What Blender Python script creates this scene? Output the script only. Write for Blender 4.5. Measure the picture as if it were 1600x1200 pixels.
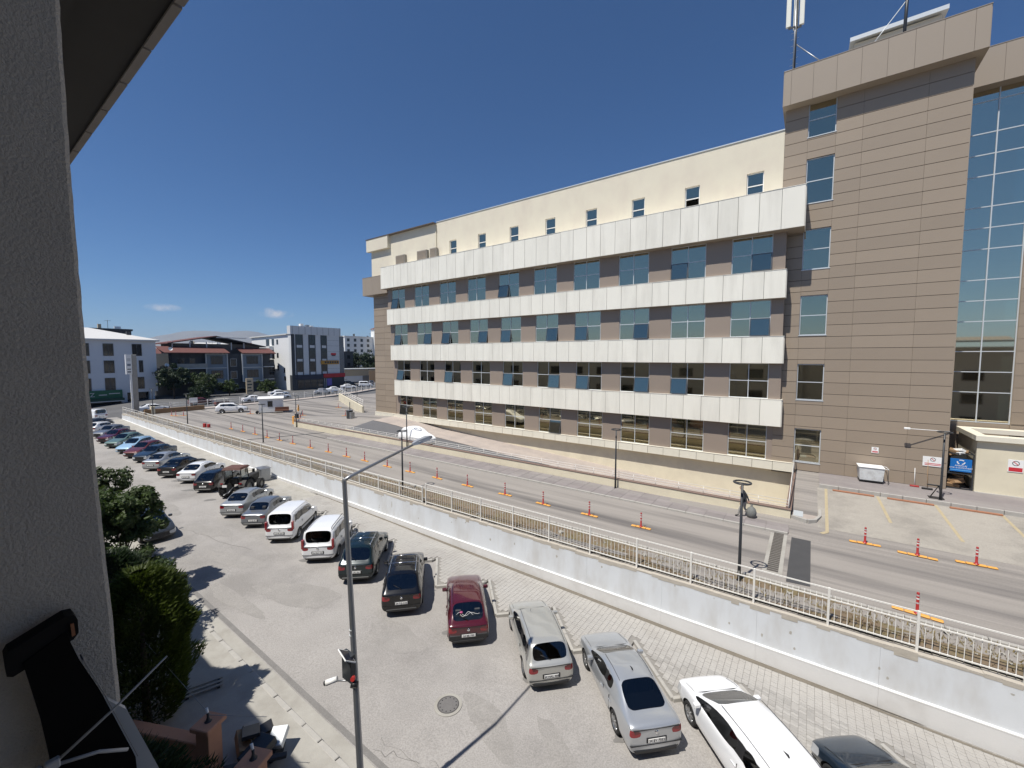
import bpy, bmesh, math, random
from math import radians, sin, cos, pi, sqrt, atan2
from mathutils import Vector, Matrix
random.seed(7)
scene = bpy.context.scene
for o in list(bpy.data.objects): bpy.data.objects.remove(o)
# ---------------------------------------------------------------- camera, sky, sun, exposure
CAM_Z = 9.2
cam_d = bpy.data.cameras.new('camera'); cam = bpy.data.objects.new('camera', cam_d)
scene.collection.objects.link(cam); scene.camera = cam
cam.location = (0, 0, CAM_Z); cam.rotation_euler = (radians(90 - 3.80), 0, radians(35.71))
cam_d.sensor_width = 36; cam_d.lens = 650 / 1600 * 36; cam_d.clip_start = .05; cam_d.clip_end = 30000
SUN = Vector((.13, .49, -1)).normalized()
world = bpy.data.worlds.new('World'); scene.world = world; world.use_nodes = True
wn = world.node_tree; wn.nodes.clear()
def N(nt, t, **kw):
    n = nt.nodes.new(t)
    for k, v in kw.items():
        if k.startswith('i_'):
            n.inputs[int(k[2:]) if k[2:].isdigit() else k[2:]].default_value = v
        else: setattr(n, k, v)
    return n
sky = N(wn, 'ShaderNodeTexSky', sky_type='NISHITA', sun_disc=False, sun_elevation=math.asin(-SUN.z),
        sun_rotation=atan2(-SUN.x, -SUN.y), altitude=2600, air_density=1.2, dust_density=0., ozone_density=10.)
bg = N(wn, 'ShaderNodeBackground'); bg.inputs[1].default_value = .079
wout = N(wn, 'ShaderNodeOutputWorld')
tc = N(wn, 'ShaderNodeTexCoord')
def vdot(vec):
    n = N(wn, 'ShaderNodeVectorMath', operation='DOT_PRODUCT'); n.inputs[1].default_value = vec
    wn.links.new(tc.outputs['Generated'], n.inputs[0]); return n.outputs['Value']
def M2(nt, op, a, b=None, clamp=False):
    n = nt.nodes.new('ShaderNodeMath'); n.operation = op; n.use_clamp = clamp
    for i, s in enumerate((a, b)):
        if s is None: continue
        if isinstance(s, (int, float)): n.inputs[i].default_value = s
        else: nt.links.new(s, n.inputs[i])
    return n.outputs[0]
# two little fair-weather clouds low over the town, in the sky itself
cn = N(wn, 'ShaderNodeTexNoise', i_Scale=46., i_Detail=6., i_Roughness=.6); wn.links.new(tc.outputs['Generated'], cn.inputs['Vector'])
cov = None
for d, sa, sb in ((Vector((-.964, .251, .089)), .026, .007), (Vector((-.903, .421, .087)), .030, .009), (Vector((-.908, .409, .091)), .013, .009)):
    d.normalize(); r = d.cross(Vector((0, 0, 1))).normalized(); u = r.cross(d)
    a = M2(wn, 'DIVIDE', vdot(r), sa); b = M2(wn, 'DIVIDE', vdot(u), sb)
    e = M2(wn, 'SQRT', M2(wn, 'ADD', M2(wn, 'MULTIPLY', a, a), M2(wn, 'MULTIPLY', b, b)))
    f = M2(wn, 'SUBTRACT', 1.15, e); f = M2(wn, 'MULTIPLY', f, M2(wn, 'GREATER_THAN', vdot(d), .5), True)
    cov = f if cov is None else M2(wn, 'MAXIMUM', cov, f)
cl = M2(wn, 'MULTIPLY', M2(wn, 'MULTIPLY', cov, 1.5), M2(wn, 'SUBTRACT', M2(wn, 'MULTIPLY', cn.outputs['Fac'], 3.2), 1.25, True), True)
cl = M2(wn, 'MULTIPLY', cl, .75)
mx = N(wn, 'ShaderNodeMixRGB'); wn.links.new(cl, mx.inputs[0]); hs = N(wn, 'ShaderNodeHueSaturation', i_Saturation=1.06, i_Value=1.03); wn.links.new(sky.outputs[0], hs.inputs['Color']); wn.links.new(hs.outputs[0], mx.inputs[1]); mx.inputs[2].default_value = (8.2, 8.0, 8.2, 1)
wn.links.new(mx.outputs[0], bg.inputs[0]); wn.links.new(bg.outputs[0], wout.inputs[0])
sd = bpy.data.lights.new('sun', 'SUN'); sun = bpy.data.objects.new('sun', sd); scene.collection.objects.link(sun)
sd.energy = 5.0; sd.angle = radians(.53); sd.color = (1, .955, .88)
sun.rotation_euler = SUN.to_track_quat('-Z', 'Y').to_euler(); sun.location = (0, -40, 80)
vs = scene.view_settings; vs.view_transform = 'Standard'; vs.look = 'None'; vs.exposure = .15; vs.gamma = 1; vs.use_curve_mapping = False
scene.render.engine = 'CYCLES'
# ---------------------------------------------------------------- helpers
COL = scene.collection
def link(o, parent=None):
    COL.objects.link(o)
    if parent: o.parent = parent
    return o
def tag(o, label=None, cat=None, group=None, kind=None):
    if label: o['label'] = label
    if cat: o['category'] = cat
    if group: o['group'] = group
    if kind: o['kind'] = kind
    return o
def thing(name, label, cat, loc=(0, 0, 0), rz=0, group=None):
    o = bpy.data.objects.new(name, None); link(o); o.location = loc; o.rotation_euler = (0, 0, rz); o.empty_display_size = .1
    return tag(o, label, cat, group)
class MB:
    def __init__(s): s.v = []; s.f = []; s.sm = []
    def add(s, vs, fs, smooth=False, M=None):
        o = len(s.v)
        for p in vs: s.v.append(tuple(M @ Vector(p)) if M else tuple(p))
        for f in fs: s.f.append([i + o for i in f]); s.sm.append(smooth)
        return s
    def box(s, x0, x1, y0, y1, z0, z1, M=None):
        v = [(x0, y0, z0), (x1, y0, z0), (x1, y1, z0), (x0, y1, z0), (x0, y0, z1), (x1, y0, z1), (x1, y1, z1), (x0, y1, z1)]
        return s.add(v, [(3, 2, 1, 0), (4, 5, 6, 7), (0, 1, 5, 4), (1, 2, 6, 5), (2, 3, 7, 6), (3, 0, 4, 7)], False, M)
    def bbox(s, x0, x1, y0, y1, z0, z1, b=.01, M=None):     # box with chamfered edges
        xs, ys, zs = (x0, x1), (y0, y1), (z0, z1); v = []; idx = {}
        for ix in (0, 1):
            for iy in (0, 1):
                for iz in (0, 1):
                    sx, sy, sz = (1 - 2 * ix) * b, (1 - 2 * iy) * b, (1 - 2 * iz) * b
                    for ax in range(3):
                        idx[ix, iy, iz, ax] = len(v)
                        v.append((xs[ix] + (0 if ax == 0 else sx), ys[iy] + (0 if ax == 1 else sy), zs[iz] + (0 if ax == 2 else sz)))
        f = []
        for ax in range(3):
            for e in (0, 1):
                q = []
                for a, c in ((0, 0), (1, 0), (1, 1), (0, 1)):
                    k = [0, 0, 0]; k[ax] = e; k[(ax + 1) % 3] = a; k[(ax + 2) % 3] = c; q.append(idx[k[0], k[1], k[2], ax])
                f.append(q if e else q[::-1])
        for ax in range(3):
            b1, b2 = (ax + 1) % 3, (ax + 2) % 3
            for a in (0, 1):
                for c in (0, 1):
                    k0 = [0, 0, 0]; k0[b1] = a; k0[b2] = c; k1 = list(k0); k1[ax] = 1
                    q = [idx[(*k0, b1)], idx[(*k1, b1)], idx[(*k1, b2)], idx[(*k0, b2)]]
                    f.append(q if (a == c) else q[::-1])
        for ix in (0, 1):
            for iy in (0, 1):
                for iz in (0, 1):
                    q = [idx[ix, iy, iz, 0], idx[ix, iy, iz, 1], idx[ix, iy, iz, 2]]
                    f.append(q if (ix + iy + iz) % 2 else q[::-1])
        return s.add(v, f, False, M)
    def tube(s, pts, r, n=8, caps=True, smooth=True):
        pts = [Vector(p) for p in pts]; rs = r if isinstance(r, (list, tuple)) else [r] * len(pts); rings = []
        for i, p in enumerate(pts):
            d = (pts[min(i + 1, len(pts) - 1)] - pts[max(i - 1, 0)]).normalized()
            a = d.orthogonal().normalized() if i == 0 else (rings[-1][1] - d * rings[-1][1].dot(d)).normalized()
            rings.append((p, a, d.cross(a), rs[i]))
        v = []; f = []
        for p, a, b, q in rings: v += [p + (a * cos(2 * pi * k / n) + b * sin(2 * pi * k / n)) * q for k in range(n)]
        for i in range(len(rings) - 1):
            for k in range(n): f.append((i * n + k, i * n + (k + 1) % n, (i + 1) * n + (k + 1) % n, (i + 1) * n + k))
        s.add(v, f, smooth)
        if caps:
            o = len(s.v) - len(v)
            s.f.append([o + k for k in range(n)][::-1]); s.sm.append(False)
            s.f.append([o + (len(rings) - 1) * n + k for k in range(n)]); s.sm.append(False)
        return s
    def cyl(s, c, r, h, n=16, axis='z', r2=None, smooth=True):
        c = Vector(c); d = {'x': Vector((1, 0, 0)), 'y': Vector((0, 1, 0)), 'z': Vector((0, 0, 1))}[axis]
        return s.tube([c, c + d * h], [r, r if r2 is None else r2], n, True, smooth)
    def lathe(s, prof, n=16, M=None, smooth=True, closed=False):    # profile (r,z) about z
        v = []; f = []
        for r, z in prof: v += [(r * cos(2 * pi * k / n), r * sin(2 * pi * k / n), z) for k in range(n)]
        m = len(prof)
        for i in range(m if closed else m - 1):
            j = (i + 1) % m
            for k in range(n): f.append((i * n + k, i * n + (k + 1) % n, j * n + (k + 1) % n, j * n + k))
        return s.add(v, f, smooth, M)
    def prism(s, poly, z0, z1, M=None):   # xy polygon counter-clockwise
        n = len(poly); v = [(x, y, z0) for x, y in poly] + [(x, y, z1) for x, y in poly]
        return s.add(v, [list(range(n))[::-1], list(range(n, 2 * n))] + [(i, (i + 1) % n, n + (i + 1) % n, n + i) for i in range(n)], False, M)
    def quad(s, a, b, c, d): return s.add([a, b, c, d], [(0, 1, 2, 3)])
    def mesh(s, name, mat=None):
        me = bpy.data.meshes.new(name); me.from_pydata(s.v, [], s.f); 
        me.polygons.foreach_set('use_smooth', s.sm); me.update()
        if mat: me.materials.append(mat)
        return me
    def build(s, name, mat, parent=None, loc=None, world=False):
        o = bpy.data.objects.new(name, s.mesh(name, mat)); link(o, parent)
        if loc is not None: o.location = loc
        elif world and parent: o.location = -parent.location
        return o
def inst(name, me, parent=None, loc=(0, 0, 0), rz=0):
    o = bpy.data.objects.new(name, me); link(o, parent); o.location = loc; o.rotation_euler = (0, 0, rz); return o
def box(name, mat, x0, x1, y0, y1, z0, z1, parent=None, world=False, b=0):
    m = MB(); (m.bbox(x0, x1, y0, y1, z0, z1, b) if b else m.box(x0, x1, y0, y1, z0, z1)); return m.build(name, mat, parent, None, world)
def copy_tree(o, parent=None):
    c = o.copy(); COL.objects.link(c); c.parent = parent
    for ch in list(o.children): copy_tree(ch, c)
    return c
def text_mesh(s, size, depth=.004, align='CENTER'):
    cu = bpy.data.curves.new('lettering', 'FONT'); cu.body = s; cu.size = size; cu.extrude = depth / 2; cu.align_x = align; cu.align_y = 'CENTER'; cu.resolution_u = 2
    o = bpy.data.objects.new('lettering', cu); COL.objects.link(o)
    dg = bpy.context.evaluated_depsgraph_get(); me = bpy.data.meshes.new_from_object(o.evaluated_get(dg)); bpy.data.objects.remove(o); bpy.data.curves.remove(cu)
    me.transform(Matrix.Rotation(pi / 2, 4, 'X')); return me      # stands upright, reads from -Y
def lettering(s, size, mat, parent, loc, rz=0, depth=.004, name='lettering', rx=0):
    me = text_mesh(s, size, depth); me.materials.clear(); me.materials.append(mat)
    o = inst(name, me, parent, loc, rz); o.rotation_euler = (rx, 0, rz); return o
# ---------------------------------------------------------------- materials
MATS = {}
def mat(name, col, rough=.6, metal=0., var=0., vs=2., st=(1, 1, 1), bump=0., bs=60., rnd=0., spec=.5, coat=0., emit=None, world=False, dirt=None, dscale=.6, damt=.5, dst=(1, 1, 1), fine=None):
    if name in MATS: return MATS[name]
    m = bpy.data.materials.new(name); m.use_nodes = True; nt = m.node_tree; p = nt.nodes['Principled BSDF']
    p.inputs['Base Color'].default_value = (*col, 1); p.inputs['Roughness'].default_value = rough; p.inputs['Metallic'].default_value = metal
    p.inputs['Specular IOR Level'].default_value = spec; p.inputs['Coat Weight'].default_value = coat; p.inputs['Coat Roughness'].default_value = .04
    cur = None
    if world: pos = N(nt, 'ShaderNodeNewGeometry').outputs['Position']
    else: pos = N(nt, 'ShaderNodeTexCoord').outputs['Object']
    def noise(scale, stv, det=5.):
        mp = N(nt, 'ShaderNodeMapping'); mp.inputs['Scale'].default_value = stv; nt.links.new(pos, mp.inputs[0])
        n = N(nt, 'ShaderNodeTexNoise', i_Scale=scale, i_Detail=det, i_Roughness=.62); nt.links.new(mp.outputs[0], n.inputs['Vector']); return n.outputs['Fac']
    def mulcol(c, fac):
        n = N(nt, 'ShaderNodeMixRGB', blend_type='MULTIPLY'); n.inputs[0].default_value = 1
        if c is None: n.inputs[1].default_value = (*col, 1)
        else: nt.links.new(c, n.inputs[1])
        nt.links.new(fac, n.inputs[2]); return n.outputs[0]
    if dirt:
        n = noise(dscale, dst, 7.); r = N(nt, 'ShaderNodeMapRange', i_1=.46, i_2=.68); nt.links.new(n, r.inputs[0])
        k = N(nt, 'ShaderNodeMixRGB'); k.inputs[1].default_value = (*col, 1); k.inputs[2].default_value = (*dirt, 1)
        nt.links.new(M2(nt, 'MULTIPLY', r.outputs[0], damt), k.inputs[0]); cur = k.outputs[0]
    if var:
        n = noise(vs, st); cur = mulcol(cur, M2(nt, 'ADD', M2(nt, 'MULTIPLY', n, 2 * var), 1 - var))
    if fine:
        n = noise(fine[0], (1, 1, 1), 2.); cur = mulcol(cur, M2(nt, 'ADD', M2(nt, 'MULTIPLY', n, 2 * fine[1]), 1 - fine[1]))
    if rnd:
        oi = N(nt, 'ShaderNodeObjectInfo'); cur = mulcol(cur, M2(nt, 'ADD', M2(nt, 'MULTIPLY', oi.outputs['Random'], 2 * rnd), 1 - rnd))
    if cur is not None: nt.links.new(cur, p.inputs['Base Color'])
    if bump:
        b = N(nt, 'ShaderNodeBump', i_Strength=bump, i_Distance=.02); nt.links.new(noise(bs, (1, 1, 1), 3.), b.inputs['Height']); nt.links.new(b.outputs[0], p.inputs['Normal'])
    if emit: p.inputs['Emission Color'].default_value = (*emit[:3], 1); p.inputs['Emission Strength'].default_value = emit[3]
    MATS[name] = m; return m
def glass_mat(name, tint, refl, rough=.02, rcol=(.8, .9, .95)):
    m = bpy.data.materials.new(name); m.use_nodes = True; nt = m.node_tree; nt.nodes.clear()
    out = N(nt, 'ShaderNodeOutputMaterial'); tr = N(nt, 'ShaderNodeBsdfTransparent'); tr.inputs[0].default_value = (*tint, 1)
    gl = N(nt, 'ShaderNodeBsdfGlossy', i_Roughness=rough); gl.inputs[0].default_value = (*rcol, 1)
    lw = N(nt, 'ShaderNodeFresnel', i_IOR=1.5); mxs = N(nt, 'ShaderNodeMixShader')
    nt.links.new(M2(nt, 'ADD', M2(nt, 'MULTIPLY', lw.outputs[0], 1 - refl), refl, True), mxs.inputs[0])
    nt.links.new(tr.outputs[0], mxs.inputs[1]); nt.links.new(gl.outputs[0], mxs.inputs[2]); nt.links.new(mxs.outputs[0], out.inputs[0]); return m
m_asph = mat('street_asphalt', (.325, .308, .290), .9, var=.17, vs=.55, bump=.35, bs=45, world=True, dirt=(.215, .203, .19), dscale=.22, damt=.7, fine=(22., .42))
m_road = mat('hospital_concrete', (.285, .262, .238), .9, var=.26, vs=1.6, st=(.05, 1, 1), bump=.2, bs=40, world=True, dirt=(.115, .107, .103), dscale=.55, damt=.95, dst=(.06, 1.3, 1), fine=(20., .25))
m_lot = mat('parking_concrete', (.34, .315, .275), .9, var=.12, vs=.8, bump=.2, bs=40, world=True, dirt=(.2, .185, .165), dscale=.5, damt=.7, fine=(18., .25))
m_conc = mat('concrete', (.36, .345, .31), .9, var=.14, vs=2.5, bump=.3, bs=30, world=True, dirt=(.22, .2, .17), dscale=.8, damt=.5)
m_kerb = mat('kerb_concrete', (.38, .365, .335), .9, var=.18, vs=4, bump=.25, bs=40, world=True)
m_dark = mat('dark_asphalt', (.06, .06, .062), .85, var=.2, vs=2, bump=.3, bs=50, world=True)
m_ramp = mat('ramp_asphalt', (.12, .12, .125), .85, var=.15, vs=1, bump=.3, bs=50, world=True)
m_paver = mat('block_paving', (.36, .345, .32), .9, var=.1, vs=5, bump=.2, bs=60, rnd=.13, world=True, dirt=(.24, .22, .2), dscale=.7, damt=.4)
m_joint = mat('paving_joint', (.245, .232, .212), .95, world=True, var=.2, vs=8)
m_pink = mat('pink_paving', (.41, .355, .315), .9, var=.16, vs=1.5, bump=.2, bs=30, world=True, rnd=.05, dirt=(.28, .25, .24), dscale=.5, damt=.5)
m_greyp = mat('grey_paving', (.235, .21, .205), .9, var=.2, vs=1.6, bump=.25, bs=30, world=True, rnd=.1, dirt=(.32, .3, .28), dscale=.5, damt=.5, dst=(.2, 1, 1))
m_soil = mat('dry_soil', (.175, .13, .085), .97, var=.35, vs=1.6, bump=.8, bs=14, world=True, dirt=(.16, .14, .06), dscale=1.1, damt=.7)
m_wallp = mat('wall_paint', (.655, .68, .705), .75, var=.06, vs=1.3, bump=.12, bs=25, world=True, dirt=(.46, .44, .41), dscale=.9, damt=.5, dst=(1.1, 1, .35))
m_walll = mat('wall_lower_paint', (.655, .65, .64), .8, var=.07, vs=1.6, bump=.15, bs=25, world=True, dirt=(.47, .45, .42), dscale=1.0, damt=.6, dst=(.5, 1, .5))
m_wallt = mat('bare_wall_top', (.46, .42, .36), .95, var=.2, vs=4, bump=.5, bs=20, world=True)
m_fence = mat('fence_paint', (.76, .74, .69), .5, var=.06, vs=3)
m_cream = mat('cream_render', (.70, .645, .515), .85, var=.05, vs=.9, bump=.1, bs=18, world=True, dirt=(.58, .50, .42), dscale=.55, damt=.4, dst=(1, 1, .6))
m_cream2 = mat('cream_wall', (.68, .62, .47), .85, var=.07, vs=1.2, bump=.12, bs=18, world=True, dirt=(.5, .44, .34), dscale=.8, damt=.35)
m_brown = mat('brown_cladding', (.31, .25, .188), .55, var=.05, vs=.5, rnd=.055, bump=.03, bs=12)
m_brown2 = mat('brown_pier', (.285, .23, .185), .6, var=.04, vs=.8, rnd=.03)
m_cornice = mat('cornice_panel', (.315, .262, .205), .55, var=.03, vs=.6, rnd=.03)
m_gap = mat('joint_shadow_gap', (.075, .062, .05), .9)
m_white = mat('white_panel', (.84, .81, .71), .4, var=.035, vs=1.2, rnd=.025, dirt=(.60, .57, .49), dscale=.8, damt=.45, dst=(1.3, 1.3, .16), world=True)
m_frame = mat('window_frame', (.62, .65, .66), .4, metal=.2)
m_dframe = mat('dark_frame', (.08, .085, .09), .4)
m_room = mat('room_interior', (.17, .165, .15), .9, var=.3, vs=.4)
m_blind = mat('window_blind', (.74, .72, .62), .6)
m_glass = glass_mat('building_glass', (.36, .42, .38), .37, .03, (1, .90, .66))
m_cglass = glass_mat('curtain_glass', (.30, .38, .36), .58, .03, (1, .90, .68))
m_black = mat('black_plastic', (.015, .015, .016), .45)
m_rubber = mat('rubber', (.02, .02, .02), .85)
m_chrome = mat('chrome', (.75, .75, .76), .15, metal=1)
m_rim = mat('alloy_rim', (.45, .46, .47), .3, metal=.9)
m_steel = mat('galvanised_steel', (.33, .34, .35), .42, metal=.75, var=.15, vs=6)
m_dsteel = mat('dark_pole_paint', (.035, .038, .042), .4, spec=.4)
m_redp = mat('red_flexible_post', (.36, .025, .022), .45, var=.1, vs=4)
m_orange = mat('orange_separator', (.74, .36, .07), .55, var=.15, vs=5)
m_yellow = mat('yellow_line_paint', (.40, .335, .215), .85, var=.25, vs=5, world=True)
m_wht = mat('white_paint', (.8, .8, .78), .5, var=.04, vs=3)
m_redsign = mat('red_sign_print', (.55, .03, .04), .5)
m_blue = mat('blue_sign', (.005, .14, .46), .4)
m_card = mat('cardboard', (.30, .19, .10), .9, var=.2, vs=5, rnd=.3)
m_rust = mat('rusty_roof', (.12, .058, .045), .75, var=.3, vs=4, bump=.3)
m_tractor = mat('old_tractor_paint', (.03, .028, .026), .7, var=.4, vs=5)
m_tail = mat('tail_light', (.24, .006, .012), .12, spec=.6, coat=.6)
m_head = mat('head_light', (.5, .52, .54), .1, coat=1)
m_cglassb = mat('car_glass', (.008, .010, .012), .04, spec=.6)
m_cglassv = mat('car_glass_greenish', (.022, .030, .030), .05, spec=.7)
m_tint = glass_mat('tinted_car_glass', (.20, .22, .22), .05, .01, (1, 1, 1))
m_clear = glass_mat('clear_car_glass', (.55, .60, .58), .06, .01, (1, 1, 1))
m_stucco = mat('own_stucco', (.42, .395, .355), .95, var=.12, vs=16, bump=.5, bs=190)
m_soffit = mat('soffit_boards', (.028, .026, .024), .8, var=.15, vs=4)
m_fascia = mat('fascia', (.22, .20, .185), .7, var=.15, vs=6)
m_peach = mat('peach_render', (.52, .27, .17), .85, var=.1, vs=3, bump=.2)
m_bark = mat('bark', (.10, .075, .055), .9, var=.3, vs=8, bump=.5)
# ---------------------------------------------------------------- ground, street, hospital yard
def sz(x): return -2.42 - .0145 * max(x, -95)
camM = cam.rotation_euler.to_matrix().transposed()
def to_px(p):           # where a point lands in the 1600x1200 photograph (used only to pick which pieces show largest)
    v = camM @ (Vector(p) - cam.location)
    if v.z > -.1: return None
    return 800 - 650 * v.x / v.z, 600 + 650 * v.y / v.z, -v.z
def inframe(p, pad=25):
    q = to_px(p); return q is not None and -pad < q[0] < 1600 + pad and -pad < q[1] < 1200 + pad
def sheet(name, mt, xs, ys, zf, kind='structure', parent=None, skip=None):
    m = MB(); n = len(ys); m.v = [(x, y, zf(x, y)) for x in xs for y in ys]
    for i in range(len(xs) - 1):
        for j in range(n - 1):
            if skip and skip((xs[i] + xs[i + 1]) / 2, (ys[j] + ys[j + 1]) / 2): continue
            m.f.append((i * n + j, (i + 1) * n + j, (i + 1) * n + j + 1, i * n + j + 1)); m.sm.append(True)
    o = m.build(name, mt, parent); 
    if parent is None: tag(o, kind=kind)
    return o
m_terr = mat('town_ground', (.20, .18, .15), .95, var=.25, vs=.05, world=True)
sheet('ground', m_terr, [-16000, -300, -88.62, -88.6, 60, 300, 16000], [-16000, -300, 0, 300, 16000], lambda x, y: -1.5 if x < -88.61 else -4.2)
sheet('street', m_asph, [-95, -60, -30, -15, 0, 15, 30], [6.0, 9, 12, 15, 17.7], lambda x, y: sz(x))
sheet('gutter_strip', m_conc, [-70, -40, -20, 0, 20], [6.2, 6.62], lambda x, y: sz(x) + .004)
sheet('street_patch_line', mat('tar_seam', (.19, .182, .172), .9, var=.2, vs=3, world=True, fine=(22., .3)), [-70, -40, -20, 0, 20], [6.66, 6.84], lambda x, y: sz(x) + .005 )
# repaired patches in the asphalt with their own ragged outline
m_patch = mat('asphalt_repair', (.285, .27, .252), .9, var=.2, vs=1.5, fine=(22., .4), bump=.3, bs=45, world=True)
def blob(name, mt, cx, cy, rx, ry, z, seed, n=26, rot=0, jag=.3):
    rr = random.Random(seed); ph = [rr.uniform(0, 6.28) for _ in range(4)]; pts = []
    for k in range(n):
        a = 2 * pi * k / n; r = 1 + jag * (.5 * sin(2 * a + ph[0]) + .3 * sin(3 * a + ph[1]) + .2 * sin(5 * a + ph[2])) + rr.uniform(-.06, .06)
        x, y = rx * r * cos(a), ry * r * sin(a); X = cx + x * cos(rot) - y * sin(rot); Y = cy + x * sin(rot) + y * cos(rot); pts.append((X, Y, z(X)))
    m = MB(); m.add(pts, [list(range(n))]); return tag(m.build(name, mt), kind='structure')
for i, (cx, cy, rx, ry, ro) in enumerate(((-19.5, 9.6, 2.1, .9, .5), (-13.4, 10.4, 1.3, .8, .2), (-25.5, 9.2, 2.4, .5, .3), (-31, 9.8, 2.0, .6, .2), (-7.8, 9.6, 1.3, .5, -.3), (-38, 9.3, 2.2, .7, .1), (-48, 9.8, 2.5, .6, .2), (-5.2, 9.8, 1.6, .35, -.6), (-21.5, 7.6, 2.6, .35, .1))):
    blob('asphalt_patch', m_patch, cx, cy, rx, ry, lambda X: sz(X) + .006, 40 + i, rot=ro)
m_oil = mat('oil_stain', (.19, .182, .173), .7, var=.2, vs=3, world=True)
for i in range(12):
    blob('oil_stain', m_oil, -4.0 - 3.72 * i + random.uniform(-.4, .4), 11.9 + random.uniform(-.3, .5), random.uniform(.25, .6), random.uniform(.15, .35), lambda X: sz(X) + .009, 70 + i, rot=.8)
m_crack = mat('tar_crack', (.17, .163, .155), .9)
def crack(x0, y0, x1, y1, w=.02, seed=1):
    rr = random.Random(seed); n = 14; m = MB(); pts = []
    for k in range(n + 1):
        t = k / n; pts.append((x0 + (x1 - x0) * t + rr.uniform(-.12, .12), y0 + (y1 - y0) * t + rr.uniform(-.12, .12)))
    for k in range(n):
        a, b = pts[k], pts[k + 1]; ww = w * rr.uniform(.4, 1.2)
        m.quad((a[0] - ww, a[1] - ww, sz(a[0]) + .011), (b[0] - ww, b[1] - ww, sz(b[0]) + .011), (b[0] + ww, b[1] + ww, sz(b[0]) + .011), (a[0] + ww, a[1] + ww, sz(a[0]) + .011))
    return tag(m.build('tar_crack', m_crack), kind='structure')
crack(-9.9, 6.9, -7.3, 8.1, .008, 3); crack(-36, 8.2, -26, 10.2, .012, 7); crack(-10.1, 7.25, -6.2, 7.5, .007, 12)
# near pavement on our side and its kerb stones
near = sheet('near_pavement', m_conc, [-70, -40, -20, 0, 20], [-1, 2, 4, 6.0], lambda x, y: sz(x) + .13)
kb = MB().bbox(-.44, .44, -.09, .09, -.2, .135, .018).mesh('kerb_stone', m_kerb)
for i in range(64): o = inst('kerb_stone', kb, near, (8 - .9 * i, 6.06, sz(8 - .9 * i) + random.uniform(-.008, .008)), random.uniform(-.008, .008))
# far pavement along the white wall, cut into saw-tooth parking bays
TEETH = [-1.62 + 3.75 * k for k in range(-8, 4)]
slab = MB()
def ztop(x): return sz(x) + .105
pol = []
for X in TEETH: pol.append([(X, 15.92), (X + 2.02, 13.9), (X + 3.75, 15.63), (X + 3.75, 15.92), (X + 3.75, 17.6), (X, 17.6)])
for p in pol:
    n = len(p); slab.add([(x, y, ztop(x)) for x, y in p] + [(x, y, sz(x) - .1) for x, y in p], [list(range(n))] + [(i, n + i, n + (i + 1) % n, (i + 1) % n) for i in range(n)])
pave = tag(slab.build('block_pavement', m_joint), kind='structure')
sheet('wall_side_pavement', m_conc, [-92, -60, -31.6], [15.6, 17.6], lambda x, y: sz(x) + .02)
# kerb edging of the bays
for X in TEETH:
    for (ax, ay), (bx, by) in (((X, 15.92), (X + 2.02, 13.9)), ((X + 2.02, 13.9), (X + 3.72, 15.6))):
        L = sqrt((bx - ax) ** 2 + (by - ay) ** 2); n = 3; a = atan2(by - ay, bx - ax)
        for k in range(n):
            t = (k + .5) / n; x, y = ax + (bx - ax) * t, ay + (by - ay) * t
            key = 'kmesh%.1f' % L
            if key not in MATS: MATS[key] = MB().bbox(-L / n / 2 + .006, L / n / 2 - .006, -.06, .07, -.1, .142, .015).mesh('kerb_stone', m_kerb)
            inst('kerb_stone', MATS[key], pave, (x, y, sz(x)), a)
    # small black wheel-stop bolts along the bay edge
w2, h2, dz_ = .105, .06, .022
prof = [(-w2, -h2), (-w2 / 2, -h2 + dz_), (w2 / 2, -h2 - dz_), (w2, -h2), (w2, h2), (w2 / 2, h2 - dz_), (-w2 / 2, h2 + dz_), (-w2, h2)]
prof = [(x * .965, y * .95) for x, y in prof]
pm = MB().prism(prof, -.02, .03).mesh('paver', m_paver)
spots = []
def inside(x, y):
    k = (x - TEETH[0]) / 3.75
    if k < 0 or k >= len(TEETH): return False
    u = x - TEETH[int(k)]; yl = 15.92 - u if u < 2.02 else 13.9 + (u - 2.02)
    return y > yl + .17 and y < 17.42
ny = 0; y = 13.9
while y < 17.5:
    x = -31.5
    while x < 9.5:
        if inside(x - .1, y) and inside(x + .1, y): spots.append((x, y))
        x += .21
    y += .12
spots.sort(key=lambda s: (0 if inframe((s[0], s[1], sz(s[0]))) else 1, s[0] ** 2 + s[1] ** 2))
rest = MB()
for i, (x, y) in enumerate(spots):
    z = ztop(x) + random.uniform(-.004, .004)
    if i < 300:
        o = inst('paver', pm, pave, (x, y, z), random.uniform(-.012, .012)); o.rotation_euler = (random.uniform(-.01, .01), random.uniform(-.01, .01), random.uniform(-.012, .012))
    else: rest.add([(x + a, y + b, z + .03) for a, b in prof] + [(x + a * 1.02, y + b * 1.02, z - .02) for a, b in prof], [list(range(8))] + [(k, 8 + k, 8 + (k + 1) % 8, (k + 1) % 8) for k in range(8)])
ro = rest.build('pavers', m_paver, pave); ro['kind'] = 'stuff'
blob('sand_margin', mat('dirt_margin', (.17, .15, .12), .97, var=.3, vs=3, world=True), -12, 17.46, 19.5, .12, lambda X: ztop(X) + .036, 5, 60, 0, .4)
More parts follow.
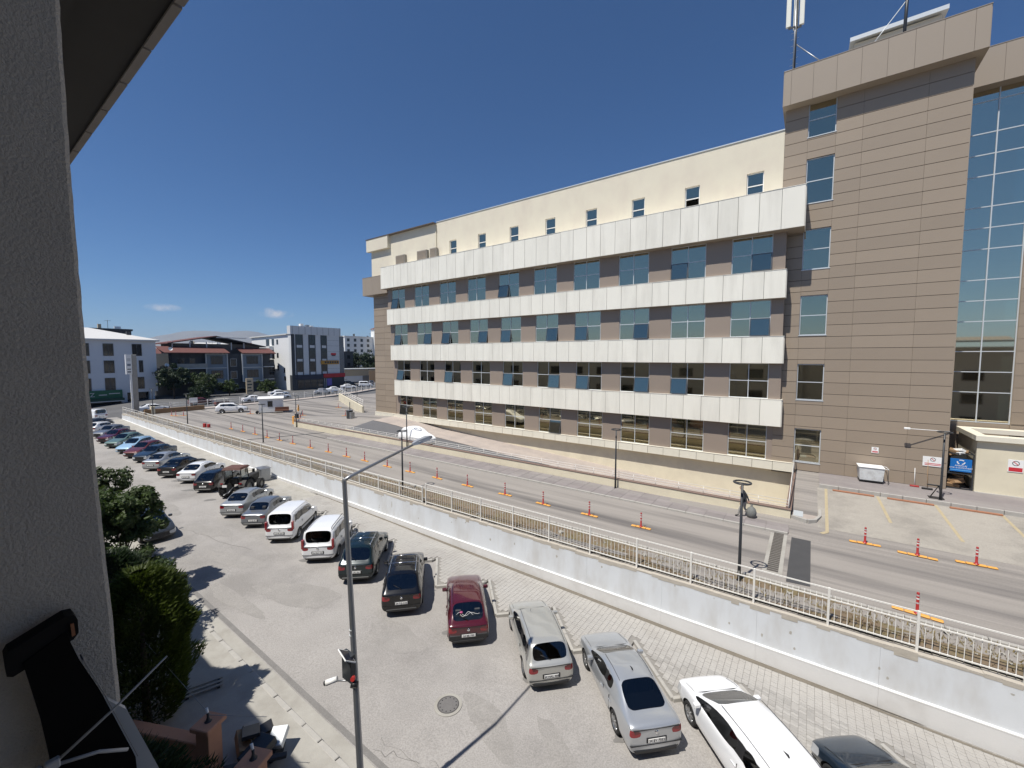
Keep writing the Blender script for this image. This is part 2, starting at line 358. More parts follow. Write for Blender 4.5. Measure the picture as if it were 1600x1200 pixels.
# ---------------------------------------------------------------- white boundary wall with its railing
wall = thing('boundary_wall', 'long white painted retaining wall with a projecting plinth along the parked cars', 'wall', (-20, 17.6, 0))
def strip_x(m, xa, xb, y0, y1, za, zb, ta, tb, cham=0):
    v = [(xa, y0, za), (xb, y0, zb), (xb, y1, zb), (xa, y1, za), (xa, y0, ta - cham), (xb, y0, tb - cham), (xb, y1, tb), (xa, y1, ta)]
    m.add(v, [(3, 2, 1, 0), (4, 5, 6, 7), (0, 1, 5, 4), (1, 2, 6, 5), (2, 3, 7, 6), (3, 0, 4, 7)])
def plz(x): return max(-1.62 + (.0 if x > -45 else (-45 - x) * .012), sz(x) + .12)
x = 9.2
while x > -91:
    xb = x; xa = max(x - 3.5, -91.2)
    m = MB(); strip_x(m, xa + .002, xb - .002, 17.6, 17.86, sz(xa) - .3, sz(xb) - .3, -.20, -.20); m.build('wall_section', m_wallp, wall, None, True)
    m = MB(); strip_x(m, xa + .002, xb - .002, 17.54, 17.598, sz(xa) - .2, sz(xb) - .2, plz(xa), plz(xb), .03); m.build('plinth_section', m_walll, wall, None, True)
    m = MB(); strip_x(m, xa + .004, xb - .004, 17.532, 17.602, plz(xa) - .035, plz(xb) - .035, plz(xa) + .025, plz(xb) + .025, .018); m.build('ledge', m_wht, wall, None, True)  # whiter strip paints in the light caught by the plinth's top bevel
    x -= 3.5
# crumbling bare-concrete top edge
m = MB(); rr = random.Random(4); xx = 9.2
while xx > -91:
    n = 6; d = rr.uniform(.25, .7)
    dp = rr.uniform(.0, .09) if rr.random() < .75 else rr.uniform(.08, .2)
    m.box(xx - d, xx, 17.594 - rr.uniform(0, .004), 17.87, -.203 - dp, -.13 + rr.uniform(-.02, .01)); xx -= d
m.build('wall_top', m_wallt, wall, None, True)
m = MB()
for i in range(24):     # flaked patches showing grey render
    cx = rr.uniform(-30, 8); cz = rr.uniform(-1.4, -.3); w = rr.uniform(.02, .06); h = rr.uniform(.03, .1) * (3.2 if rr.random() < .12 else 1)
    k = 9; pts = [(cx + w * cos(2 * pi * j / k) * rr.uniform(.6, 1.1), 17.5975, cz + h * sin(2 * pi * j / k) * rr.uniform(.6, 1.1)) for j in range(k)]
    m.add(pts, [list(range(k))])
m.build('flaked_paint', mat('flaked_render', (.42, .40, .36), .95, var=.2, vs=9), wall, None, True)
fence = thing('railing_fence', 'cream white metal railing on top of the long white wall', 'fence', (-20, 17.73, 0))
barm = MB().box(-.009, .009, -.009, .009, 0, 1).mesh('bar', m_fence)
bars = []
for seg, (x1, x0, zt, zm, zb) in enumerate(((7.56, -19.44, 1.17, .80, .03), (-19.75, -91.0, .95, .60, -.02))):
    n = int(round((x1 - x0) / 2.25)); st = (x1 - x0) / n
    for i in range(n + 1):
        px = x1 - st * i; m = MB().bbox(px - .035, px + .035, 17.69, 17.76, -.16, zt + .03, .006); m.build('post', m_fence, fence, None, True)
        if i < n:
            for z in (zt, zm, zb):
                box('rail', m_fence, px - st + .036, px - .036, 17.71, 17.745, z - .02, z + .02, fence, True)
            k = int(st / .163)
            for j in range(1, k): bars.append((px - st * j / k, zb - .06, zm + .13))
bars.sort(key=lambda b: (0 if inframe((b[0], 17.73, .5)) else 1, abs(b[0])))
bm_ = MB()
for i, (bx, z0, z1) in enumerate(bars):
    if i < 300:
        o = inst('bar', barm, fence, Vector((bx, 17.752, z0)) - fence.location); o.scale = (1, 1, z1 - z0)
    else: bm_.box(bx - .009, bx + .009, 17.743, 17.761, z0, z1)
bo = bm_.build('bars', m_fence, fence, None, True); bo['kind'] = 'stuff'
# ---------------------------------------------------------------- hospital yard
TR = (-46., -.6, 27.55, 37.0)
def zg(x, y):
    if x > -1: return .9 * min(max((y - 25) / 10, 0), 1)
    s = min(max((x + 62) / 14, 0), 1); return s * min(max((y - 27.6) / 6, 0), 1)
sheet('hospital_yard', m_road, [-88, -75, -62, -58, -54, -50, -46, -30, -15, -.6, 4, 10, 20, 60], [17.86, 19.4, 22, 25, 27.55, 29, 31, 33.1, 35, 37.0, 45, 60, 130], zg, skip=lambda x, y: TR[0] < x < TR[1] and TR[2] < y < TR[3])
sheet('parking_lot', m_lot, [.62, 4, 10, 20, 60], [26.9, 28, 30, 33.05], lambda x, y: zg(x, y) + .006)
soil = sheet('soil_strip', m_soil, [-91 + 2.5 * i for i in range(41)], [17.86, 18.2, 18.6, 19.0, 19.4], lambda x, y: .012 + .05 * sin(x * 1.7 + y * 9) * sin(y * 5 + x) if 17.9 < y < 19.3 else .005)
ks = MB().bbox(-.49, .49, -.075, .075, -.1, .11, .015).mesh('kerb_stone', m_kerb)
yard_kerb = tag(box('yard_kerb', m_kerb, -91, 9, 19.46, 19.5, -.05, .03), kind='structure')
for i in range(98): inst('kerb_stone', ks, yard_kerb, (8.5 - i * 1.0, 19.48, random.uniform(-.01, .01)))
# dry weeds and rubble in the strip
m = MB(); rr = random.Random(11)
for i in range(3400):
    x = 8 - 99 * rr.random() ** 1.6; y = rr.uniform(17.9, 19.3); h = rr.uniform(.05, .22) * (1.8 if rr.random() < .08 else 1); a = rr.uniform(0, pi); w = rr.uniform(.01, .03)
    lx, ly = rr.uniform(-.1, .1), rr.uniform(-.1, .1)
    m.add([(x - w * cos(a), y - w * sin(a), 0), (x + w * cos(a), y + w * sin(a), 0), (x + lx, y + ly, h)], [(0, 1, 2)])
tag(m.build('dry_weeds', mat('dry_grass', (.21, .165, .075), .9, var=.4, vs=2, world=True)), 'dry brown weeds growing in the soil strip behind the railing', 'weeds', kind='stuff')
m = MB()
for i in range(260):
    x = 8 - 60 * rr.random() ** 1.5; y = rr.uniform(17.95, 19.3); r = rr.uniform(.02, .07) * (2.2 if rr.random() < .06 else 1)
    v = [(x + r * rr.uniform(.6, 1.2) * cos(a), y + r * rr.uniform(.6, 1.2) * sin(a), .01 + (r * .7 if k % 2 else 0)) for k, a in enumerate([2 * pi * j / 8 for j in range(8)])]
    v.append((x, y, r * .9)); m.add(v, [(j, (j + 1) % 8, 8) for j in range(8)])
tag(m.build('rubble', m_conc), 'loose stones and rubble scattered over the soil strip', 'rubble', kind='stuff')
# pavement strip, parapet with railing, sunken ramp
side = tag(box('yard_pavement', m_greyp, -44, -.62, 25.36, 27.3, -.1, .115), kind='structure')
ks2 = MB().bbox(-.495, .495, -.07, .07, -.1, .13, .015).mesh('kerb_stone', m_kerb)
for i in range(43): inst('kerb_stone', ks2, side, (-1.15 - i, 25.29, 0))
sl = MB().bbox(-.49, .49, -.31, .31, 0, .012, .004).mesh('paving_slab', m_greyp)
for i in range(43):
    for j in range(3): inst('paving_slab', sl, side, (-1.15 - i, 25.69 + .635 * j, .115 + random.uniform(0, .004)))
par = thing('ramp_parapet', 'low cream parapet with thin white rails along the sunken ramp', 'parapet wall', (-27, 27.4, 0))
m = MB(); m.box(-55, -.62, 27.32, 27.52, -.1, .68); m.box(-.82, -.62, 27.523, 36.3, -3, .68); m.build('wall', m_cream2, par, None, True)
m = MB(); m.bbox(-55.03, -.58, 27.28, 27.56, .68, .735, .012); m.bbox(-.86, -.58, 27.563, 36.3, .68, .735, .012); m.build('coping', mat('brown_coping', (.20, .135, .11), .6), par, None, True)
for z in (.88, 1.03, 1.2):
    m = MB().tube([(-55, 27.42, z), (-.72, 27.42, z)], .017, 6); m.build('rail', m_fence, par, None, True)
    m = MB().tube([(-.72, 27.42, z), (-.72, 36.2, z + 1.0)], .017, 6); m.build('rail', m_fence, par, None, True)
for i in range(38): MB().tube([(-55 + 1.467 * i, 27.42, .73), (-55 + 1.467 * i, 27.42, 1.2)], .016, 6).build('post', m_fence, par, None, True)
for i in range(5): MB().tube([(-.72, 28.5 + 1.8 * i, .73), (-.72, 28.5 + 1.8 * i, 1.3 + .2 * i)], .016, 6).build('post', m_fence, par, None, True)
def rz_(x, y):
    t = min(max((x + 46) / 9, 0), 1); return zg(-46.2, y) * (1 - t) + max(1.0 - .064 * (x + 50), -2.6) * t
RX = [-46, -43.5, -41, -37, -30, -20, -10, -.8]
sheet('ramp_road', m_ramp, RX, [29.2, 31, 33], lambda x, y: rz_(x, y) + .004)
sheet('ramp_footway', m_pink, RX, [33, 34.6, 36.95], lambda x, y: rz_(x, y) + .03)
def shz(x): return zg(-46.2, 29) + (x + 46) * -.006
m = MB(); m.v = [(x, y, z) for x in RX for y, z in ((27.52, .0), (29.02, shz(x)), (29.03, -3.2))]
m.f = [f for i in range(len(RX) - 1) for f in ((3 * i, 3 * i + 3, 3 * i + 4, 3 * i + 1), (3 * i + 1, 3 * i + 4, 3 * i + 5, 3 * i + 2))]; m.sm = [False] * len(m.f)
tag(m.build('ramp_shoulder', m_lot), kind='structure')
rk = MB()
for a, b in zip(RX, RX[1:]): strip_x(rk, a, b, 28.95, 29.12, shz(a) - .3, shz(b) - .3, shz(a) + .1, shz(b) + .1)
tag(rk.build('ramp_kerb', m_cream2), kind='structure')
tag(box('ramp_back_wall', m_cream2, -46, -.8, 36.86, 37.0, -3.2, .74), kind='structure')
tag(box('ramp_ceiling', m_cream2, -46, -.8, 36.5, 36.85, .66, .74), kind='structure')
# pavement in front of the tower, kerb, paint
tow = tag(box('tower_pavement', m_greyp, .72, 40, 33.2, 37.6, .3, .93), kind='structure')
kt = MB().bbox(-.49, .49, -.07, .07, -.2, .24, .015).mesh('kerb_stone', m_kerb)
for i in range(24): inst('kerb_stone', kt, tow, (1.2 + i, 33.12, .72))
isl = tag(MB().prism([(-.58, 27.56), (.2, 27.2), (.55, 27.6), (.7, 28.4), (.7, 37.5), (-.58, 37.5)], -.1, .3).build('island_pavement', m_pink), kind='structure')
strip = MB(); 
pts = [(-.58, 27.5), (.15, 27.15), (.5, 27.45), (.72, 28.3), (.72, 33.2)]
for (ax, ay), (bx, by) in zip(pts, pts[1:]):
    a = atan2(by - ay, bx - ax); L = sqrt((bx - ax) ** 2 + (by - ay) ** 2); M = Matrix.Translation((ax, ay, 0)) @ Matrix.Rotation(a, 4, 'Z'); strip.bbox(0, L, -.07, .07, -.1, .4 + .0 * ay, .012, M)
strip.build('kerb', m_kerb, isl)
m_step = mat('pale_slab', (.42, .45, .47), .8, var=.08, vs=3, world=True)
for i in range(5): box('paving_slab', m_step, -.55, .62, 34.9 + .5 * i, 35.38 + .5 * i, .3, .62 + .08 * i, isl, b=.01)
box('paving_slab', m_step, -.5, -.05, 27.7, 29.0, .3, .33, isl)
tag(MB().quad((-.5, 19.9, .008), (.31, 20.0, .008), (.32, 26.7, .008), (-.47, 26.4, .008)).build('fresh_asphalt_patch', m_dark), kind='structure')
# floor paint of the bays
ym = MB()
def pline(x0, y0, x1, y1, w=.07):
    d = Vector((x1 - x0, y1 - y0, 0)).normalized(); n = Vector((-d.y, d.x, 0)) * w
    c = []
    for (x, y), s in (((x0, y0), 1), ((x1, y1), 1), ((x1, y1), -1), ((x0, y0), -1)): c.append((x + n.x * s, y + n.y * s, zg(x, y) + .012))
    ym.quad(*c[::-1])
pline(1.07, 33, 1.0, 26.5); pline(3.56, 33, 3.75, 29.2); pline(6.06, 33, 6.25, 28.4); pline(8.6, 33, 8.8, 28); pline(1.0, 26.5, .75, 26.2, .1)
tag(ym.build('bay_lines', m_yellow), kind='structure')
for i, x in enumerate((1.4, 3.99, 6.61)):
    t = MB().bbox(x, x + 2.0, 32.78, 32.92, .70, .80, .02).build('wheel_stop', mat('faded_wheel_stop', (.34, .15, .08), .7, var=.2, vs=4)); 
    tag(t, 'long orange brown wheel stop at the head of the ' + ('first', 'second', 'third')[i] + ' bay from the corner', 'wheel stop', 'wheel stops of the parking bays')
# drain grate in the road
gr = thing('drain_grate', 'rusty slotted drain grate in the road beside the fresh black patch', 'drain grate', (-1.02, 23, 0))
box('frame', m_conc, -.36, .36, -2.75, 2.9, .004, .014, gr)
gm = MB().box(-.21, .21, -.07, .07, .0, .012).mesh('grate_bar', mat('cast_iron', (.10, .09, .08), .7, metal=.3, var=.2, vs=8))
for i in range(25): inst('grate_bar', gm, gr, (0, -2.4 + .2 * i, .016))
# concrete bay joint lines across the yard
for i, (x0, y0, x1, y1) in enumerate(((-51, 17.9, -47.5, 27.2), (-52.5, 25.2, -86, 26.6), (-52.5, 25.2, -44, 25.25), (-78, 34, -60, 41), (-72, 30, -50, 33))):
    d = Vector((x1 - x0, y1 - y0, 0)).normalized(); n = Vector((-d.y, d.x, 0)) * (.16 if i == 0 else .07)
    tag(MB().quad(*[(x + n.x * s, y + n.y * s, .014 + .001 * i) for (x, y), s in (((x0, y0), -1), ((x1, y1), -1), ((x1, y1), 1), ((x0, y0), 1))]).build('drain_channel', m_dark), kind='structure')
# ---------------------------------------------------------------- the hospital
YT = 36.5
hosp = thing('hospital_building', 'large brown clad hospital block with white panel bands and rows of windows', 'building', (-22, YT, 0))
def hb(name, mt, x0, x1, y0, y1, z0, z1, parent=None, b=0): return box(name, mt, x0, x1, y0, y1, z0, z1, parent or hosp, True, b)
def hi(name, me, x, y, z, parent=None, rz=0): return inst(name, me, hosp if parent is None else parent, Vector((x, y, z)) - hosp.location, rz)
rr = random.Random(21)
ROWS = [(1.40, 4.04, 36.50), (6.04, 8.69, 36.15), (10.66, 13.34, 35.79), (15.32, 17.94, 35.43)]
WL = [-44.85 + 4.41 * k for k in range(10)]; WW = 2.62
# inner floors and back walls (seen through the glass)
m = MB()
for z in (1.2, 5.2, 9.8, 14.4, 18.3): m.box(-49.6, -.9, 36.95, 43, z, z + .35)
m.box(-49.6, -.9, 40.6, 40.8, 1.5, 20); m.build('interior', m_room, hosp, None, True)
m = MB()
for k in range(0, 10, 2):
    for z0, z1 in ((1.55, 5.2), (5.55, 9.8), (10.15, 14.4), (14.75, 18.3)): m.box(WL[k] + 3.45, WL[k] + 3.6, 36.96, 40.6, z0, z1)
m.build('partition', m_room, hosp, None, True)
# meshes shared by the windows
def frame_mesh(w, h, mull=True, tr=.5, t=.055, d=.07, mt=None):
    m = MB(); m.box(0, w, 0, d, 0, t); m.box(0, w, 0, d, h - t, h); m.box(0, t, .001, d - .001, t, h - t); m.box(w - t, w, .001, d - .001, t, h - t)
    zt = h * tr
    if mull: m.box(w / 2 - t / 2, w / 2 + t / 2, -.004, d - .004, t, h - t)
    if tr: m.box(t, w - t, -.002, d - .002, zt - t / 2, zt + t / 2)
    return m.mesh('window', mt or m_frame)
def blind_mesh(w, h, n):
    m = MB()
    for i in range(n):
        z = -h * (i + .5) / n; m.add([(0, 0, z - h / n * .42), (w, 0, z - h / n * .42), (w, .05, z + h / n * .42), (0, .05, z + h / n * .42)], [(0, 1, 2, 3)])
    return m.mesh('blind', m_blind)
H0 = 2.64; fm = frame_mesh(WW, H0)
pw, ph = WW / 2 - .09, H0 / 2 - .09
pane = MB().box(0, pw, .0, .012, 0, ph).mesh('pane', m_glass)
def sash_mesh(w, h):
    m = MB(); t = .05
    m.box(0, w, -.02, .03, -t, 0); m.box(0, w, -.02, .03, -h, -h + t); m.box(0, t, -.019, .029, -h + t, -t); m.box(w - t, w, -.019, .029, -h + t, -t); return m.mesh('sash', m_dframe)
sash = sash_mesh(pw + .06, ph + .06); spane = MB().box(.05, pw + .01, 0, .012, -ph - .01, -.05).mesh('pane', m_glass)
blinds = [blind_mesh(pw, ph * f, max(int(12 * f), 3)) for f in (1., .6, .35)]
OPEN = {3: {0: 0, 4: 0, 8: 0, 9: 1}, 2: {0: 0, 1: 1, 2: 0, 3: 1, 4: 0, 5: 1, 6: 0, 7: 1, 9: 1}, 1: {0: 0, 2: 0, 4: 0, 5: 1, 6: 0, 7: 1, 8: 0}, 0: {0: 0, 5: 1}}
for r, (z0, z1, yw) in enumerate(ROWS):
    for k, x in enumerate(WL):
        f = hi('window', fm, x, yw + .06, z0); f.scale = (1, 1, (z1 - z0) / H0)
        for i in (0, 1):
            for j in (0, 1):
                lx, lz = .06 + i * (WW / 2 - .03), .06 + j * (H0 / 2 - .03)
                if j == 0 and OPEN[r].get(k) == i:
                    s = inst('sash', sash, f, (lx - .03, -.01, lz + ph + .03)); s.rotation_euler = (radians(-rr.uniform(7, 13)), 0, 0); q = inst('pane', spane, f, (lx - .03, -.01, lz + ph + .03)); q.rotation_euler = s.rotation_euler
                else: inst('pane', pane, f, (lx, .03, lz))
                if rr.random() < (.5 if r else .15): inst('blind', rr.choice(blinds), f, (lx, .16, lz + ph))
        box('sill', m_white, -.06, WW + .06, -.10, .0, -.05, .0, f)
    # piers between the windows
    edges = [-45.6] + [v for x in WL for v in (x, x + WW)] + [-1.75]
    for k in range(0, len(edges), 2):
        hb('pier', m_brown2, edges[k] + .005, edges[k + 1] - .005, yw, yw + .5, z0 - .3, z1 + .3)
    # soffit over the windows / floor edge closing the wall
    hb('lintel', m_brown2, -45.6, -1.75, yw + .13, yw + .5, z1 - .002, z1 + .32)
    hb('spandrel', m_brown2, -45.6, -1.75, yw + .13, yw + .5, z0 - .32, z0 + .002)
# white panel bands
def band(x0, x1, yf, yb, z0, z1, mt, w=1.345, name='band_panel', core=m_gap):
    hb('band_core', core, x0 + .03, x1 - .03, yf + .03, yb, z0 + .03, z1 - .03)
    n = int(round((x1 - x0) / w)); w = (x1 - x0) / n
    me = MB().bbox(.011, w - .011, 0, .05, 0, z1 - z0, .006).mesh(name, mt)
    for i in range(n): hi(name, me, x0 + w * i, yf + rr.uniform(-.007, .007), z0)
    hb('band_end', mt, x1 - .001, x1 + .03, yf + .055, yb, z0, z1); hb('band_end', mt, x0 - .03, x0 + .001, yf + .055, yb, z0, z1)
    hb('band_top', mt, x0 - .02, x1 + .02, yf - .02, yb, z1 + .002, z1 + .03); hb('band_soffit', m_cornice, x0, x1, yf + .06, yb, z0 - .01, z0 + .02)
band(-45.95, -.73, 34.6, 36.4, 17.94, 20.67, m_white)
band(-45.62, -1.66, 35.25, 35.9, 13.34, 15.30, m_white)
band(-45.45, -1.66, 35.60, 36.2, 8.69, 10.64, m_white)
band(-45.27, -1.64, 35.96, 36.5, 4.04, 6.02, m_white)
m_base = mat('base_panel', (.74, .70, .58), .6, var=.05, vs=1.5, rnd=.03, dirt=(.6, .55, .45), dscale=1, damt=.3)
band(-50.05, -.75, 36.3, 36.49, .72, 1.38, m_base, 1.32, 'base_panel')
# brown cladding: planks on the tower and on the left end
def planks(xcols, z0, z1, h, y, holes=()):
    n = int(round((z1 - z0) / h)); h = (z1 - z0) / n; cache = {}
    for i in range(n):
        za, zb = z0 + h * i, z0 + h * (i + 1)
        for c in range(len(xcols) - 1):
            xa, xb = xcols[c], xcols[c + 1]; iv = [(za, zb)]
            for hx0, hx1, hz0, hz1 in holes:
                if hx0 < xb - .05 and hx1 > xa + .05:
                    nv = []
                    for a, b in iv:
                        if hz1 <= a or hz0 >= b: nv.append((a, b)); continue
                        if hz0 > a: nv.append((a, hz0))
                        if hz1 < b: nv.append((hz1, b))
                    iv = nv
            for a, b in iv:
                if b - a < .03: continue
                key = (round(xb - xa, 3), round(b - a, 3))
                if key not in cache: cache[key] = MB().bbox(.0035, key[0] - .0035, 0, .04, .015, key[1] - .015, .005).mesh('cladding_plank', m_brown)
                hi('cladding_plank', cache[key], xa, y + rr.uniform(-.002, .002), a)
TWIN = [(24.41, 26.7), (19.89, 22.93), (15.32, 18.1), (10.71, 13.49), (6.08, 8.64), (1.55, 3.97)]
planks([-2.16, -.81, .75, 2.15, 5.2, 7.1], .93, 26.64, .80, 36.46, [(-.81, .75, a, b) for a, b in TWIN])
planks([-50.0, -47.8, -45.6], 1.38, 17.95, .80, 36.46)
# walls behind the planks, cut open at the tower windows
hb('wall_core', m_gap, -2.16, -.81, 36.5, 36.9, .6, 26.7); hb('wall_core', m_gap, .75, 7.1, 36.5, 36.9, .6, 26.7)
zz = .6
for a, b in TWIN[::-1]: hb('wall_core', m_gap, -.81, .75, 36.5, 36.9, zz, a); zz = b
hb('wall_core', m_gap, -50, -45.6, 36.5, 36.9, .6, 18.0)
hb('side_wall', m_brown, 7.06, 7.1, 36.46, 41.4, .6, 26.64); hb('side_wall', m_brown, -50.03, -50, 36.46, 52, .6, 18.5)
for i, (a, b) in enumerate(TWIN):
    f = hi('window', frame_mesh(1.56, b - a, False, .5), -.81, 36.56, a)
    for j in (0, 1):
        inst('pane', MB().box(0, 1.44, 0, .012, 0, (b - a) / 2 - .09).mesh('pane', m_glass), f, (.06, .03, .06 + j * ((b - a) / 2 - .03)))
    if i in (1, 2, 3, 5): inst('blind', blind_mesh(1.4, (b - a) * (.45 if i != 3 else .9), 12 if i != 3 else 22), f, (.08, .2, b - a - .08))
    box('sill', m_frame, -.04, 1.6, -.13, 0, -.05, 0, f)
hb('interior', m_room, -2.1, 7.0, 38.6, 38.7, 1, 26.6)
m = MB()
for z in (1, 5.2, 9.8, 14.4, 19, 23.7): m.box(-2.1, 7.0, 36.95, 38.6, z, z + .3)
m.build('interior', m_room, hosp, None, True)
# tower cornice and the wing's cornice
def cornice(x0, x1, yf, yb, z0, z1, cuts, left=True):
    hb('cornice_core', m_gap, x0 + .03, x1 - .03, yf + .03, yb, z0 + .03, z1 - .02)
    xs = [x0] + cuts + [x1]
    for a, b in zip(xs, xs[1:]): hb('cornice_panel', m_cornice, a + .007, b - .007, yf, yf + .05, z0, z1)
    hb('cornice_end', m_cornice, x0 - .03, x0, yf + .052, yb, z0, z1); hb('cornice_end', m_cornice, x1, x1 + .03, yf + .052, yb, z0, z1)
    hb('cornice_soffit', m_cornice, x0, x1, yf + .055, yb, z0 - .01, z0 + .025); hb('cornice_cap', m_cornice, x0 - .03, x1 + .03, yf - .02, yb, z1 + .003, z1 + .04)
cornice(-2.3, 7.46, 35.7, 42, 26.62, 28.92, [-1.87, -.63, .63, 1.88, 3.13, 4.37, 5.6, 6.86])
cornice(7.5, 30, 40.5, 46, 26.62, 28.92, [9.2 + 1.75 * i for i in range(12)])
cornice(-51.3, -45.98, 35.6, 38, 17.6, 20.0, [-50.6, -49.2, -47.6])
hb('tower_roof', m_conc, -2.2, 7.4, 35.8, 42, 28.6, 28.7)
# top storey in cream render with small windows
Z0, ZP = 18.3, 25.36; xs = [-35.35 + 4.41 * k for k in range(8)]
hb('upper_wall', m_cream, -37.5, -2.17, YT, YT + .3, 22.86, ZP)
ed = [-37.5] + [v for x in xs for v in (x, x + 1.12)] + [-2.17]
for k in range(0, len(ed), 2): hb('upper_wall', m_cream, ed[k], ed[k + 1], YT, YT + .3, 20.98, 22.859)
hb('upper_wall', m_cream, -37.5, -2.17, YT, YT + .3, Z0, 20.979)
hb('upper_wall', m_cream, -50.3, -37.503, YT - .04, YT + .3, Z0, 25.22)
hb('upper_wall', m_cream, -50.8, -46.2, YT - .5, YT - .041, 23.6, 25.2)
hb('parapet_cap', m_frame, -37.5, -2.17, YT - .06, YT + .4, ZP, ZP + .07); hb('parapet_cap', mat('brown_cap', (.13, .10, .08), .5), -50.9, -37.5, YT - .56, YT + .3, 25.221, 25.29)
hb('rain_pipe', m_cream2, -37.62, -37.46, YT - .1, YT - .0405, 20, 25.2)
hb('roof', m_conc, -50.2, -2.2, YT + .3, 56, 24.6, 24.8); hb('side_wall', m_cream, -50.3, -50.1, YT + .3, 56, Z0, 25.2); hb('back_wall', m_cream, -50, 7, 55.8, 56, 0, 25)
fs = frame_mesh(1.12, 1.88, False, .5, .07, .08, m_wht)
for k, x in enumerate(xs):
    f = hi('window', fs, x, YT + .12, 20.98)
    for j in (0, 1):
        if k == 6 and j == 0: continue
        inst('pane', MB().box(0, .98, 0, .012, 0, .80).mesh('pane', m_glass), f, (.07, .03, .07 + j * .94))
hb('interior', m_room, -37, -2.3, 39.5, 39.6, 18, 25)
for i, x in enumerate((-44.7, -40.6, -38.3)):
    v = hb('air_vent', mat('vent_grey', (.27, .25, .22), .6), x, x + (1.75, 1.75, 1.1)[i], YT - .42, YT - .0405, 21.05, 22.3, None, .02)
    for j in range(8): hb('louvre', m_cornice, x + .08, x + (1.66, 1.66, 1.0)[i], YT - .45, YT - .425, 21.15 + .14 * j, 21.23 + .14 * j)
# glazed wing
YW = 41.3; zs = [4.75]
while zs[-1] < 26: zs.append(zs[-1] + (2.02, 1.38, 1.38)[(len(zs) - 1) % 3])
zs[-1] = 26.62; xg = [7.12, 9.25, 10.75]
for a, b in zip(zs, zs[1:]):
    hb('transom', m_frame, xg[0], xg[-1], YW - .03, YW + .05, a - .03, a + .03)
    for i in (0, 1):
        p = hb('pane', m_cglass, xg[i] + .03, xg[i + 1] - .03, YW, YW + .015, a + .031, b - .031)
        if rr.random() < .45: hi('blind', blind_mesh(xg[i + 1] - xg[i] - .1, (b - a) * .9, 9), xg[i] + .05, YW + .2, b - .06)
for x in xg: hb('mullion', m_frame, x - .03, x + .03, YW - .045, YW + .06, 4.7, 26.62)
hb('interior', m_room, 7, 11, 44.5, 44.6, 1, 26.6)
m = MB()
for z in (4.4, 9.2, 14, 18.8, 23.5): m.box(7, 11, YW + .4, 44.5, z, z + .35)
m.build('interior', m_room, hosp, None, True)
hb('wing_wall', m_brown, 10.78, 30, YW - .1, YW + .4, .6, 26.7); hb('wing_wall', m_brown, 7.1, 10.78, YW - .02, YW + .4, .6, 4.7)
for i in range(27): hb('cladding_plank', m_brown, 10.8, 16, YW - .15, YW - .101, 4.75 + .8 * i, 5.53 + .8 * i)
# lift housing on the roof
hb('roof_housing', m_cream, 1.8, 6.7, 44, 50, 28.5, 33.9); 
m = MB().add([(1.5, 43.6, 33.95), (7.0, 43.6, 33.95), (7.0, 50.3, 34.7), (1.5, 50.3, 34.7), (1.5, 43.6, 34.25), (7.0, 43.6, 34.25), (7.0, 50.3, 35), (1.5, 50.3, 35)], [(3, 2, 1, 0), (4, 5, 6, 7), (0, 1, 5, 4), (1, 2, 6, 5), (2, 3, 7, 6), (3, 0, 4, 7)])
m.build('housing_roof', m_frame, hosp, None, True)
# cream annexe shed beside the tower
shed = thing('annexe_shed', 'low cream rendered shed with flat coping beside the tower', 'shed', (8.4, 36.9, .9))
m = MB(); m.box(0, 12, 0, .25, 0, 3.22); m.box(0, .25, .25, 3.9, 0, 3.22); m.box(11.75, 12, .25, 3.9, 0, 3.22); m.build('wall', m_cream2, shed)
m = MB(); m.bbox(-.12, 12, -.25, .4, 3.2, 3.52, .015); m.bbox(-.12, .4, .402, 4.1, 3.2, 3.52, .015); m.bbox(.402, 12, 3.5, 4.1, 3.2, 3.52, .015); m.build('coping', m_base, shed)
box('roof', mat('shed_roof', (.12, .09, .085), .8), .25, 11.75, .3, 3.6, 2.9, 3.0, shed)
box('plinth', m_kerb, 0, 12, -.22, -.001, -.1, .05, shed)
def notice(name, label, x, y, z, w, h, kind, rz=0):
    t = thing(name, label, 'sign', (x, y, z), rz)
    box('plate', m_wht, -w / 2, w / 2, -.015, 0, -h / 2, h / 2, t, b=.004)
    M = Matrix.Translation((0, -.016, h * .22)) @ Matrix.Rotation(pi / 2, 4, 'X'); r = h * .2
    MB().lathe([(r, 0), (r, .004), (r * .78, .004), (r * .78, 0)], 20, M, False, True).build('ring', m_dframe, t)
    M2_ = Matrix.Translation((0, -.018, h * .22)) @ Matrix.Rotation(.8, 4, 'Y'); MB().box(-r, r, -.003, 0, -r * .12, r * .12, M2_).build('slash', m_redsign, t)
    if kind: box('red_band', m_redsign, -w * .44, w * .44, -.019, -.0155, -h * .44, -h * .12, t)
    else:
        for i in range(2): box('print_line', m_redsign, -w * .4, w * .4, -.019, -.0155, -h * (.2 + .14 * i) - .02, -h * (.2 + .14 * i) + .02, t)
    return t
notice('notice_sign', 'white notice with round no entry symbol on brown wall by the lamp', 6.45, 36.44, 2.58, .92, .62, 0)
notice('notice_sign', 'tiny pale square notice on brown wall above the white container', 3.68, 36.44, 2.95, .36, .4, 0)
notice('notice_sign', 'white and red prohibition notice on the cream shed wall', 10.0, 36.885, 2.75, .62, .74, 1)
